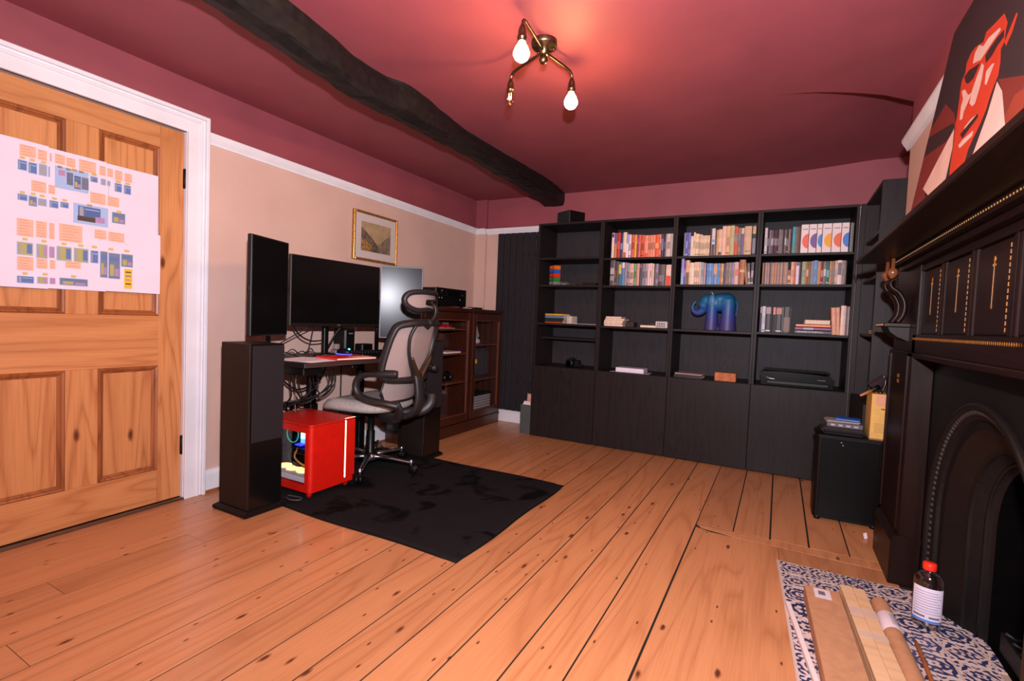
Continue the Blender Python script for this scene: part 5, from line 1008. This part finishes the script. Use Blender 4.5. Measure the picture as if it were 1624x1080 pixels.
for k in range(90):
    y = -1.40-k*.0146; m.prism([(y, 1.039), (y+.0038, 1.044), (y, 1.049), (y-.0038, 1.044)], 0, 2.4672, 2.469)
m.build('diamond_inlay', INL, su)
m = MB()
for k in range(90):
    y = -1.22-k*.0188; m.prism([(y-.003, 1.381), (y+.003, 1.381), (y+.003, 1.386), (y-.003, 1.386)], 0, 2.4092, 2.411)
m.build('dot_inlay', INL2, su)
for sgn, y0, y1 in ((1, -1.0, -1.472), (-1, -2.648, -3.12)):
    lo, hi = min(y0, y1), max(y0, y1)
    f('pilaster', 2.455, 2.53, lo, hi, .20, .985); f('pilaster_moulding', 2.448, 2.456, lo+.05, lo+.065, .22, .97, OAK, .001); f('pilaster_moulding', 2.448, 2.456, hi-.065, hi-.05, .22, .97, OAK, .001)
    b_ = MB(); hi = hi-.10 if sgn > 0 else hi; b_.box(2.428, 2.53, lo-.004, hi+.004, .003, .185, 0, .002).prism([(2.428, .185), (2.436, .192), (2.432, .20), (2.445, .212), (2.53, .212), (2.53, .185)], 1, lo-.004, hi+.004); b_.build('pilaster_base', OAK, su); hi = hi+.10 if sgn > 0 else hi
    f('upper_block', 2.468, 2.504, lo if sgn < 0 else lo+.03, hi if sgn > 0 else hi-.03, .985, 1.398)
    m = MB(); zc_ = .86; yc = (lo+hi)/2
    for dy, dz in ((-.012, -.012), (.012, -.012), (-.012, .012), (.012, .012)): m.box(2.4545, 2.456, yc+dy-.008, yc+dy+.008, zc_+dz-.008, zc_+dz+.008)
    m.build('square_inlay', INL, su)
    ya, yb = (FY0, FY0-.22) if sgn > 0 else (FY1+.22, FY1)
    f('bracket_ledge', 2.372, 2.47, yb, ya, 1.092, 1.110, OAKH, .003); m = MB()
    for k in range(12): m.box(2.3712, 2.373, yb+.01+k*(ya-yb-.02)/12, yb+.02+k*(ya-yb-.02)/12, 1.097, 1.105)
    m.build('ledge_inlay', INL2, su)
    MB().prism([(2.372+.02, 1.092), (2.40, 1.070), (2.425, 1.05), (2.455, 1.035), (2.47, 1.03), (2.47, 1.092)], 1, yb+.02, ya-.02).build('corbel', OAK, su)
    for k, y in enumerate((ya-.045, yb+.045)):
        sc = smooth_path([(2.425, y, 1.112), (2.444, y, 1.15), (2.446, y, 1.20), (2.425, y, 1.245), (2.398, y, 1.268), (2.392, y, 1.29), (2.404, y, 1.305), (2.418, y, 1.298)], 5)
        s_o = MB().tube(sc, [.017-.00018*q for q in range(len(sc))], 10, flat=(1.6, .8)).build('scroll', OAK, su)
        MB().lathe([(.006, 1.30), (.010, 1.315), (.020, 1.325), (.022, 1.338), (.018, 1.350), (.008, 1.356), (.008, 1.400)], (2.398, y, 0), 2, 14).build('turned_knob', mat('polished_knob', (112, 62, 36), .25, coat=.3), su)

# ------------------------------------------------------------------ cast iron insert
IRON = mat('cast_iron', (16, 13, 13), .45, metal=.0, spec=.3, noise=.2, nscale=40, bump=.25, bscale=120)
ins = thing('fireplace_insert', 'black cast iron arched fireplace insert with beaded rim', 'fireplace', (2.6, -2.06, 0))
CYI = -2.06
def apath(r, zc, n=28, straight=6):
    pts = [(CYI+r, zc*k/straight) for k in range(straight)]+[(CYI+r*math.cos(math.pi*k/n), zc+r*math.sin(math.pi*k/n)) for k in range(n+1)]+[(CYI-r, zc*(straight-1-k)/straight) for k in range(straight)]
    return pts
PO = apath(.505, .345); ZT = .985; HW = .61
orow = []
for (y, z) in PO:
    if z <= .345: orow.append((2.532, CYI+(HW if y > CYI else -HW), z))
    else:
        dy, dz = y-CYI, z-.345; s_ = min(HW/abs(dy) if abs(dy) > 1e-6 else 1e9, (ZT-.345)/dz if dz > 1e-6 else 1e9); orow.append((2.532, CYI+dy*s_, .345+dz*s_))
MB().sheet([orow, [(2.532, y, z) for y, z in PO], [(2.545, y, z) for y, z in PO]], 0, False).build('face_plate', IRON, ins, fix=False)
MB().tube([(2.529, y, z) for y, z in apath(.500, .345, 40, 8)], .014, 8).build('outer_rim', IRON, ins)
bd = MB(); q = apath(.478, .345, 64, 14)
for (y, z) in q: bd.ball((2.531, y, z+.004), .0105, 6, sc=(.8, 1, 1))
bd.build('beaded_rim', mat('iron_bead', (34, 26, 24), .65, metal=.1), ins)
RV = [(.475, .345, 2.532), (.455, .35, 2.540), (.45, .35, 2.552), (.42, .355, 2.556), (.35, .37, 2.60), (.335, .372, 2.604), (.33, .375, 2.612), (.30, .385, 2.640), (.285, .39, 2.640), (.275, .395, 2.652), (.265, .40, 2.66)]
MB().sheet([[(x, y, z) for y, z in apath(r, zc)] for r, zc, x in RV], 0, False).build('splayed_reveal', IRON, ins, fix=False)
MB().tube([(2.642, y, z) for y, z in apath(.292, .388, 30, 6)], .008, 6).build('inner_rim', IRON, ins)
ip = apath(.265, .40); SOOT = mat('soot', (6, 5, 5), .95, spec=.03, noise=.3, nscale=15)
fbx = MB().sheet([[(2.66, y, z) for y, z in ip], [(2.84, CYI+(y-CYI)*.9, z) for y, z in ip]], 0, False); fbx.add([(2.84, CYI+(y-CYI)*.9, z) for y, z in ip], [tuple(range(len(ip)))]); fbx.build('firebox', SOOT, ins, fix=False)
MB().box(2.66, 2.84, CYI-.265, CYI+.265, .0, .012).build('firebox_floor', SOOT, ins)
for k in range(7): MB().tube([(2.675, CYI-.18+.06*k, .09), (2.70, CYI-.18+.06*k, .075), (2.80, CYI-.18+.06*k, .075)], .008, 6).build('grate_bar', IRON, ins)
MB().box(2.67, 2.69, CYI-.2, CYI+.2, .015, .085, 0, .004).build('grate_front', IRON, ins)

# ------------------------------------------------------------------ tiled hearth
TM = bpy.data.materials.new('blue_pattern_tile'); k_ = NT(TM)
geo = k_.n('ShaderNodeNewGeometry'); oi = k_.n('ShaderNodeObjectInfo'); sp_ = k_.n('ShaderNodeSeparateXYZ'); k_.l(geo.outputs['Position'], sp_.inputs[0])
PT = .1172; MM = k_.math; rn = oi.outputs['Random']
yy = MM('DIVIDE', MM('ADD', sp_.outputs[1], 1.508), PT); xx = MM('DIVIDE', MM('SUBTRACT', MM('ADD', sp_.outputs[0], MM('MULTIPLY', MM('ADD', sp_.outputs[1], 1.508), .067)), 2.018), PT)
u = MM('SUBTRACT', MM('FRACT', xx), .5); v = MM('SUBTRACT', MM('FRACT', yy), .5)
f1 = MM('ADD', MM('MULTIPLY', MM('FRACT', MM('MULTIPLY', rn, 13.7)), 6.0), 7.0); f2 = MM('ADD', MM('MULTIPLY', MM('FRACT', MM('MULTIPLY', rn, 29.3)), 5.0), 6.5)
au, av = MM('ABSOLUTE', u), MM('ABSOLUTE', v); rr_ = MM('SQRT', MM('ADD', MM('MULTIPLY', u, u), MM('MULTIPLY', v, v)))
a1 = MM('SINE', MM('ADD', MM('MULTIPLY', rr_, MM('MULTIPLY', f1, 3.2)), MM('MULTIPLY', rn, 6.0)))
a2 = MM('COSINE', MM('ADD', MM('MULTIPLY', au, MM('MULTIPLY', f2, 2.2)), MM('MULTIPLY', MM('SINE', MM('MULTIPLY', av, f1)), 2.4)))
a3 = MM('COSINE', MM('SUBTRACT', MM('MULTIPLY', av, MM('MULTIPLY', f2, 2.2)), MM('MULTIPLY', MM('SINE', MM('MULTIPLY', au, f1)), 2.4)))
pat = MM('ADD', MM('MULTIPLY', a1, .55), MM('MULTIPLY', a2, a3)); edge = MM('MAXIMUM', au, av)
msk = MM('MULTIPLY', MM('MULTIPLY', MM('ADD', pat, .02), 6.0, True), MM('LESS_THAN', edge, .465))
wn_ = k_.n('ShaderNodeTexNoise', Scale=30.0); k_.l(k_.coords(), wn_.inputs['Vector'])
blue = k_.mix(MM('FRACT', MM('MULTIPLY', rn, 7.1)), (34, 48, 84), (54, 54, 92)); pale = k_.mix(wn_.outputs[0], (212, 188, 178), (196, 172, 166))
k_.l(k_.mix(msk, pale, blue), k_.b.inputs['Base Color']); k_.b.inputs['Roughness'].default_value = .3
he = thing('tiled_hearth', 'hearth of small blue and white patterned tiles before the fireplace', 'hearth', (2.3, -2.08, 0))
sh = lambda x, y: x-(y+1.508)*.067
MB().add([(sh(2.018, -1.508), -1.508, -.013), (2.66, -1.508, -.013), (2.66, -2.655, -.013), (sh(2.018, -2.655), -2.655, -.013), (sh(2.018, -1.508), -1.508, .0005), (2.66, -1.508, .0005), (2.66, -2.655, .0005), (sh(2.018, -2.655), -2.655, .0005)], [(0, 1, 2, 3), (4, 5, 6, 7), (0, 1, 5, 4), (1, 2, 6, 5), (2, 3, 7, 6), (3, 0, 4, 7)]).build('grout_bed', mat('grout', (168, 140, 124), .8), he)
for j in range(10):
    for i in range(6):
        y0, y1 = -1.508-PT*(j+1), -1.508-PT*j; x0 = 2.018+PT*i; x1 = min(x0+PT, 2.66); g_ = .0012
        if j == 9: y0 = max(y0, -2.655)
        if x0 > 2.63: continue
        c4 = [(sh(x0, y0)+g_, y0+g_), (min(sh(x1, y0), 2.66)-g_, y0+g_), (min(sh(x1, y1), 2.66)-g_, y1-g_), (sh(x0, y1)+g_, y1-g_)]
        if c4[0][0] > 2.64 or c4[1][0] <= c4[0][0]: continue
        MB().prism(c4, 2, .0005, .0035).build('tile', TM, he)
for (a, b, w2) in (((2.012, -1.508), (sh(2.018, -2.655)-.006, -2.655), .008),):
    MB().add([(a[0], a[1], -.012), (a[0]+.008, a[1], -.012), (b[0]+.008, b[1], -.012), (b[0], b[1], -.012), (a[0], a[1], .004), (a[0]+.008, a[1], .004), (b[0]+.008, b[1], .004), (b[0], b[1], .004)], [(0, 1, 2, 3), (4, 5, 6, 7), (0, 1, 5, 4), (1, 2, 6, 5), (2, 3, 7, 6), (3, 0, 4, 7)]).build('edge_strip', mat('edge_cream', (196, 170, 156), .5), he)
HZ = .0037

# ------------------------------------------------------------------ things on the hearth
CARD = mat('cardboard', (188, 134, 96), .8, noise=.06, nscale=30)
def along(p0, p1): 
    d = Vector((p1[0]-p0[0], p1[1]-p0[1], 0)); L = d.length; d.normalize(); r = Vector((d.y, -d.x, 0))   # r: to the side
    return Matrix(((d.x, -r.x, 0, p0[0]), (d.y, -r.y, 0, p0[1]), (0, 0, 1, HZ), (0, 0, 0, 1))), L
Mb, L = along((2.162, -1.818), (2.202, -2.62))
bx_ = thing('cardboard_box', 'long narrow brown cardboard box lying on the tiled hearth', 'box', (2.18, -2.2, HZ))
MB(Mb).box(0, L, -.054, .062, 0, .056, 0, .002).build('carton', CARD, bx_); MB(Mb).box(.012, .085, -.026, .028, .0562, .0568).build('label', mat('label_white', (220, 204, 210), .6), bx_)
bc = MB(Mb)
for k in range(14): bc.box(.030+k*.0022, .0305+k*.0022+.0008*(k % 2), -.012, .010, .0569, .0573)
bc.build('barcode', LETD, bx_); MB(Mb).box(0, L, -.0535, -.0525, .026, .030).build('seam', mat('card_seam', (140, 92, 60), .8), bx_)
Mw, L = along((2.272, -1.735), (2.325, -2.62))
wd = thing('timber_bundle', 'bundle of pale planed timber battens on the tiled hearth', 'timber', (2.3, -2.2, HZ)); BAT = wood('pale_batten', (226, 182, 140), (206, 156, 114), (150, 100, 60), 0, .5, 1, knots=False, hue=.05, bands=7)
for i in range(3):
    for j in range(2): MB(Mw).box(.006*((i*3+j) % 3), L, -.040+j*.0406, -.0002+j*.0406, .0005+i*.0185, .0185+i*.0185, 0, .001).build('batten', BAT, wd)
for (a, b) in ((.17, .23), (.33, .37)): MB(Mw).box(a, b, -.0415, .0425, .0563, .0568).build('clear_tape', mat('clear_tape', (236, 214, 200), .12, alpha=.35), wd)
Mt, L = along((2.357, -1.775), (2.388, -2.62))
tb = thing('cardboard_tube', 'brown cardboard tube with a white paper band on the tiled hearth', 'tube', (2.4, -2.2, HZ))
tp = [(.026, 0), (.029, .0008), (.029, .004), (.029, .05), (.029, L-.05), (.029, L-.004), (.029, L-.0008), (.026, L)]
MB(Mt).lathe(tp, (0, 0, .0295), 0, 24).build('tube', CARD, tb); MB(Mt).lathe([(.0293, .10), (.0296, .101), (.0296, .21), (.0293, .211)], (0, 0, .0295), 0, 24).build('paper_band', mat('band_white', (222, 202, 206), .6), tb)
mk = MB(Mt)
for k in range(5): mk.lathe([(.0299, .125+k*.014), (.0299, .129+k*.014)], (0, 0, .0295), 0, 6, a0=.9, a1=1.5)
mk.build('printed_marks', mat('ink_grey', (90, 74, 84), .6), tb)
Ms_, L = along((2.052, -1.915), (2.135, -2.45)); MB(Ms_).box(0, L, -.008, .008, .0003, .016, 0, .001).build('white_batten', mat('white_strip', (224, 204, 200), .5), None, 'thin white square strip along the hearth edge', 'batten')
Mn, L = along((2.436, -1.93), (2.428, -2.40)); MB(Mn).tube([(0, 0, .006), (.03, 0, .0075), (L, 0, .0075)], [.002, .007, .007], 8).build('wooden_stick', mat('stick_brown', (150, 82, 40), .5, noise=.15), None, 'thin brown wooden stick lying beside the cardboard tube', 'stick')
bt = thing('plastic_bottle', 'clear plastic bottle with red cap and white label', 'bottle', (2.492, -1.79, HZ)); BC = (2.492, -1.79)
Mo = Matrix.Translation((BC[0], BC[1], HZ)) @ Matrix.Rotation(R(-20), 4, 'Z') @ Matrix.Diagonal((1.0, .72, 1, 1))
BOTM = bpy.data.materials.new('clear_plastic'); c_ = NT(BOTM); fz = c_.n('ShaderNodeLayerWeight', Blend=.5); gs = c_.n('ShaderNodeBsdfGlossy', Roughness=.08); tr = c_.n('ShaderNodeBsdfTransparent'); tr.inputs[0].default_value = (.96, .95, .95, 1); mx = c_.n('ShaderNodeMixShader'); c_.l(c_.math('ADD', c_.math('MULTIPLY', c_.math('POWER', fz.outputs['Facing'], 2.0), .7), .09, True), mx.inputs[0]); c_.l(tr.outputs[0], mx.inputs[1]); c_.l(gs.outputs[0], mx.inputs[2]); c_.l(mx.outputs[0], BOTM.node_tree.nodes['Material Output'].inputs[0])
MB(Mo).lathe([(.036, .0003), (.042, .005), (.043, .02), (.043, .165), (.040, .182), (.028, .196), (.0165, .204), (.0165, .212)], (0, 0, 0), 2, 28).build('body', BOTM, bt)
MB(Mo).lathe([(.0434, .028), (.0437, .029), (.0437, .150), (.0434, .151)], (0, 0, 0), 2, 24, a0=R(-150), a1=R(-10)).build('label', mat('label_white2', (206, 190, 206), .5), bt)
MB(Mo).lathe([(.0438, .029), (.0438, .036)], (0, 0, 0), 2, 24, a0=R(-150), a1=R(-10)).build('label_band', mat('label_blue', (50, 110, 190), .5), bt)
tx = MB(Mo)
for k in range(9): tx.lathe([(.0439, .06+k*.0095), (.0439, .0615+k*.0095)], (0, 0, 0), 2, 16, a0=R(-140), a1=R(-25-8*(k % 3)))
for k in range(2): tx.lathe([(.0439, .044), (.0439, .050)], (0, 0, 0), 2, 8, a0=R(-140+65*k), a1=R(-90+60*k))
tx.build('label_text', mat('ink_grey', (90, 74, 84), .6), bt)
Mo2 = Matrix.Translation((BC[0], BC[1], HZ)); cp = MB(Mo2).lathe([(.0195, .210), (.0205, .212), (.0205, .232), (.019, .235), (0, .236)], (0, 0, 0), 2, 20); cp.build('cap', mat('cap_red', (226, 44, 26), .4), bt)

# ------------------------------------------------------------------ portrait leaning on the mantel shelf
pa = thing('portrait_canvas', 'large stencil portrait canvas in black, red and cream on the mantel', 'painting', (2.43, -2.06, 1.4205))
PA, PTT = Vector((2.377, 0, 1.4205)), Vector((.107, 0, .78)).normalized(); PN = Vector((-PTT.z, 0, PTT.x))
Y_A, Y_B, HT = -1.602, -2.72, .795
MPm = Matrix(((0, PTT.x, PN.x, PA.x), (-1, 0, 0, 0), (0, PTT.z, PN.z, PA.z), (0, 0, 0, 1)))     # (s along -y, t up, n out)
DKC = mat('canvas_dark', (44, 32, 36), .6, noise=.05)
MB(MPm).box(-Y_A, -Y_B, .001, HT, -.018, 0).build('stretched_canvas', DKC, pa)
ART=[('red',[(1.982,0.543),(2.022,0.541),(2.114,0.512),(2.119,0.538),(2.218,0.517),(2.272,0.508),(2.326,0.457),(2.33,0.434),(2.344,0.4),(2.327,0.39),(2.355,0.343),(2.365,0.308),(2.352,0.292),(2.339,0.27),(2.333,0.237),(2.312,0.209),(2.277,0.184),(2.251,0.159),(2.247,0.118),(2.251,0.09),(2.127,0.09),(2.086,0.156),(2.049,0.252),(2.01,0.308),(2.01,0.334),(1.985,0.391),(1.959,0.441),(1.949,0.471),(1.971,0.488),(1.955,0.525)],1),('red',[(2.367,0.378),(2.392,0.399),(2.4,0.438),(2.385,0.449),(2.366,0.426),(2.344,0.4)],1),('pale',[(2.048,0.481),(2.041,0.515),(2.069,0.526),(2.127,0.494),(2.17,0.497),(2.265,0.476),(2.279,0.462),(2.218,0.458),(2.178,0.454),(2.136,0.451)],2),('pale',[(2.162,0.431),(2.194,0.409),(2.207,0.369),(2.207,0.339),(2.199,0.303),(2.174,0.305),(2.132,0.33),(2.123,0.365),(2.14,0.398),(2.157,0.421)],2),('pale',[(1.985,0.426),(2.03,0.412),(2.087,0.372),(2.132,0.362),(2.087,0.323),(2.091,0.3),(2.059,0.308),(2.03,0.361),(2.035,0.38)],2),('pale',[(2.234,0.376),(2.275,0.376),(2.3,0.368),(2.286,0.346),(2.272,0.323),(2.253,0.334)],2),('pale',[(2.158,0.216),(2.258,0.209),(2.258,0.194),(2.149,0.195),(2.123,0.211)],2),('pale',[(2.145,0.257),(2.195,0.262),(2.246,0.255),(2.231,0.245),(2.145,0.249)],2),('dark',[(2.016,0.439),(1.976,0.473),(2.021,0.474),(2.145,0.439),(2.127,0.431),(2.105,0.413),(2.05,0.42)],3),('dark',[(2.182,0.441),(2.214,0.448),(2.263,0.45),(2.313,0.446),(2.33,0.42),(2.285,0.418),(2.253,0.408),(2.21,0.409)],3),('dark',[(2.114,0.247),(2.145,0.249),(2.257,0.254),(2.272,0.241),(2.207,0.231),(2.153,0.222)],3),('maroon',[(1.429,0.131),(1.47,0.245),(1.452,0.347),(1.549,0.435),(1.775,0.468),(1.959,0.366),(2.023,0.304),(2.007,0.26),(1.833,0.172),(1.793,0.143),(1.911,0.089),(1.817,0.081)],1),('dark',[(1.455,0.408),(1.976,0.33),(2.034,0.29),(1.932,0.285),(1.497,0.334)],2),('pale',[(1.74,0.178),(2.012,0.302),(2.056,0.225),(2.068,0.126),(1.923,0.076),(1.859,0.127)],2),('pale',[(2.269,0.064),(2.317,0.134),(2.356,0.215),(2.37,0.291),(2.438,0.239),(2.516,0.143),(2.593,0.054),(2.438,0.063)],2),('maroon',[(2.372,0.295),(2.571,0.218),(2.677,0.122),(2.664,0.058),(2.6,0.049),(2.516,0.143),(2.438,0.239)],1),('rust',[(2.51,0.153),(2.543,0.189),(2.602,0.178),(2.649,0.082),(2.593,0.059)],2),('pale2',[(2.626,0.059),(2.644,0.099),(2.738,0.11),(2.789,0.021)],3)]
acol = dict(red=(206, 62, 34), pale=(224, 190, 180), dark=(46, 32, 34), maroon=(122, 44, 36), rust=(150, 58, 40), pale2=(235, 225, 225)); ami = list(acol); ar_ = MB(MPm)
from mathutils.geometry import tessellate_polygon
for (c, poly, lay) in ART:
    poly = [(min(max(s, -Y_A), -Y_B), min(max(q, .001), HT)) for s, q in poly]
    P3 = [Vector((s, q, .0004*lay)) for s, q in poly]
    ar_.add(P3, [tuple(tr_) for tr_ in tessellate_polygon([P3])], ami.index(c))
ar_.build('painted_shapes', [mat('paint_'+k, acol[k], .55, noise=.04) for k in ami], pa, fix=False)

# ------------------------------------------------------------------ corner by the chimney: sub-woofer and what lies on it
sb = thing('subwoofer', 'black subwoofer cabinet on the floor in the fireplace corner', 'subwoofer', (2.34, -.64, 0)); SBM = mat('subwoofer_ash', (14, 10, 9), .45, spec=.2, noise=.15, nscale=40)

MB().prism(rnd_poly(2.185, 2.497, -.815, -.61, .022, 4), 2, .02, .474).build('cabinet', SBM, sb)
MB().box(2.207, 2.475, -.820, -.8145, .03, .465, 0, .002).build('front_panel', mat('sub_front', (9, 7, 7), .35, spec=.15), sb)
MB().prism(rnd_poly(2.178, 2.499, -.820, -.606, .02, 4), 2, .474, .484).build('top_panel', SBM, sb)
for (x, y) in ((2.21, -.79), (2.47, -.79), (2.21, -.64), (2.47, -.64)): MB().lathe([(.016, 0.0005), (.018, .02)], (x, y, 0), 2, 10).build('foot', BLACKP, sb)
for (x, z) in ((2.30, .452), (2.308, .437)): MB().ball((x, -.8205, z), .003, 6).build('indicator', mat('pale_dot', (190, 184, 190), .4), sb)
STZ = .484
bg = thing('laptop_bag', 'soft black padded bag lying on the subwoofer', 'bag', (2.31, -.71, STZ)); Mg = rotz(2.312, -.71, -.06)
MB(Mg).box(-.105, .105, -.08, .08, STZ+.001, STZ+.040, 0, .018).build('body', mat('bag_cloth', (40, 34, 36), .85, noise=.15, nscale=30), bg); MB(Mg).tube(smooth_path([(-.09, -.085, STZ+.022), (0, -.09, STZ+.026), (.09, -.085, STZ+.022)]), .005, 6).build('zip', SATINB, bg)
MB(Mg).tube(smooth_path([(-.10, -.06, STZ+.03), (-.125, -.03, STZ+.02), (-.12, .03, STZ+.012), (-.10, .05, STZ+.03)]), .008, 6).build('strap', SATINB, bg)
dv = thing('card_reader', 'grey electronic unit with sockets on top of the padded bag', 'gadget', (2.315, -.70, STZ+.04)); Md = rotz(2.318, -.70, -.05)
MB(Md).box(-.085, .085, -.065, .06, STZ+.041, STZ+.068, 0, .003).build('case', mat('unit_grey', (78, 70, 74), .5), dv)
for k in range(4): MB(Md).box(-.065+k*.036, -.045+k*.036, -.0662, -.0645, STZ+.049, STZ+.059).build('socket', mat('socket_silver', (150, 140, 146), .35, metal=.6), dv)
pg_ = thing('paper_sheets', 'few pale papers lying on the grey electronic unit', 'papers', (2.31, -.70, STZ+.068)); Mp2 = rotz(2.31, -.695, .04)
for k in range(3): MB(Mp2).box(-.085+.004*k, .07+.003*k, -.06, .055, STZ+.0685+.003*k, STZ+.0708+.003*k).build('sheet', mat('grey_paper', (150, 136, 136), .6), pg_)
bp_ = thing('blue_pouch', 'bright blue flat pouch on the papers over the subwoofer', 'pouch', (2.335, -.70, STZ+.078)); MB(rotz(2.34, -.70, -.15)).box(-.065, .055, -.045, .045, STZ+.078, STZ+.090, 0, .005).build('body', mat('pouch_blue', (26, 86, 180), .35), bp_); MB(rotz(2.34, -.70, -.15)).box(-.06, .05, -.0465, -.0445, STZ+.082, STZ+.085).build('zip', mat('zip_grey', (140, 140, 150), .4), bp_)
# cream file box, with what lies on it
yb_ = thing('file_box', 'cream yellow archive box standing on the subwoofer beside the fireplace', 'box', (2.495, -.70, STZ)); CRB = mat('archive_cream', (206, 160, 84), .7, noise=.05)
XA, XB2, YA2, YB2, ZT2 = 2.425, 2.500, -.80, -.625, .735
MB().box(XA, XB2, YA2, YB2, STZ+.001, ZT2, 0, .0015).build('carton', CRB, yb_)
MB().box(XA+.02, XB2-.001, YA2-.0012, YA2, ZT2-.062, ZT2-.004).build('paper_label', mat('label_pink', (196, 140, 112), .7), yb_)
ln = MB()
for k in range(6): ln.box(XA+.018, XB2-.008, YA2-.001, YA2, STZ+.045+k*.009, STZ+.0462+k*.009)
ln.box(XA+.044, XA+.060, YA2-.001, YA2, ZT2-.083, ZT2-.076); ln.build('printed_form', mat('print_brown', (96, 66, 36), .7), yb_)
MB().box(XA+.0, XB2, YA2-.001, YA2, STZ+.002, STZ+.010).build('base_strip', mat('strip_brown', (120, 84, 60), .7), yb_)
dt = thing('dust_brush', 'wooden handled dark brush resting on the cream archive box', 'brush', (2.43, -.75, ZT2)); 
MB().tube([(2.372, -.80, ZT2-.016), (2.405, -.775, ZT2+.001), (2.432, -.755, ZT2+.016)], [.006, .008, .007], 8).build('handle', mat('brush_wood', (170, 106, 60), .5), dt); MB().tube([(2.43, -.757, ZT2+.016), (2.46, -.735, ZT2+.034)], .014, 8).build('bristles', SATINB, dt)
lp_ = thing('clip_lamp', 'dark lampshade lying tilted on the cream archive box', 'lamp', (2.465, -.70, ZT2)); Ml_ = Matrix.Translation((2.462, -.70, ZT2+.048)) @ Matrix.Rotation(R(38), 4, 'Y')
MB(Ml_).lathe([(.014, .055), (.020, .05), (.040, -.03), (.042, -.034), (.038, -.032), (.017, .045)], (0, 0, 0), 2, 18).build('shade', mat('shade_grey', (58, 50, 56), .35, metal=.4), lp_); MB().tube(smooth_path([(2.48, -.715, ZT2+.10), (2.492, -.72, ZT2+.06), (2.478, -.73, ZT2+.01)]), .004, 6).build('stem', BRASS, lp_)
MB().ball((2.466, -.765, ZT2+.007), .009, 10, sc=(1.3, 1, .7)).build('brass_nut', BRASS, None, 'small brass nut on the edge of the cream archive box', 'nut')
MB().add([(2.408, -.985, .002), (2.424, -.975, .002), (2.421, -.96, .02), (2.404, -.97, .024), (2.412, -.968, .004), (2.42, -.962, .03)], [(0, 1, 2, 3), (0, 1, 4), (1, 2, 5), (2, 3, 5), (3, 0, 4), (4, 5, 2)]).build('paper_scrap', mat('scrap_white', (226, 206, 206), .7), None, 'crumpled white paper scrap on the floor beside the surround', 'paper')
# grey bin squeezed between radiator and bookcase
bn = thing('waste_bin', 'narrow grey bin with paper in it beside the first bookcase', 'bin', (-.07, .12, 0)); BNM = mat('bin_grey', (74, 76, 76), .6, noise=.05)
bb = MB()
for (a, b, c, d) in ((-.125, -.012, .03, .034), (-.125, -.012, .236, .24), (-.125, -.121, .034, .236), (-.016, -.012, .034, .236)): bb.box(a, b, c, d, .001, .27)
bb.box(-.121, -.016, .034, .236, .001, .01); bb.build('bucket', BNM, bn)
pb = thing('paper_bag', 'crumpled pale paper bag sticking out of the grey bin', 'bag', (-.06, .1, .1)); rows = []
for i in range(7):
    z_ = .06+.31*i/6; q = .045*(1-.04*i); rows.append([(-.064+q*math.cos(a)*(.95+.12*math.sin(3*a+i)), .115+q*1.5*math.sin(a)*(.95+.12*math.cos(4*a-i)), z_+.014*math.sin(2*a)*(i > 4)) for a in [k*2*math.pi/14 for k in range(15)]])
MB().sheet(rows).build('paper', mat('kraft_pale', (186, 140, 122), .75, noise=.1), pb); MB().add([(-.11, .04, .268), (-.03, .035, .268), (-.03, .034, .30), (-.09, .036, .305)], [(0, 1, 2, 3)]).build('folded_flap', mat('scrap_white', (226, 206, 206), .7), pb)
# books in the corner unit
for k in range(2): slab('thin_book', 2.47, 2.62, -.36, -.14, 1.0585+.012*k, 1.070+.012*k, ((120, 40, 44), (60, 34, 34))[k], ('thin red book lying in the corner bookcase', 'thin dark book stacked on the red one in the corner bookcase')[k], 'book', None, 'spine')
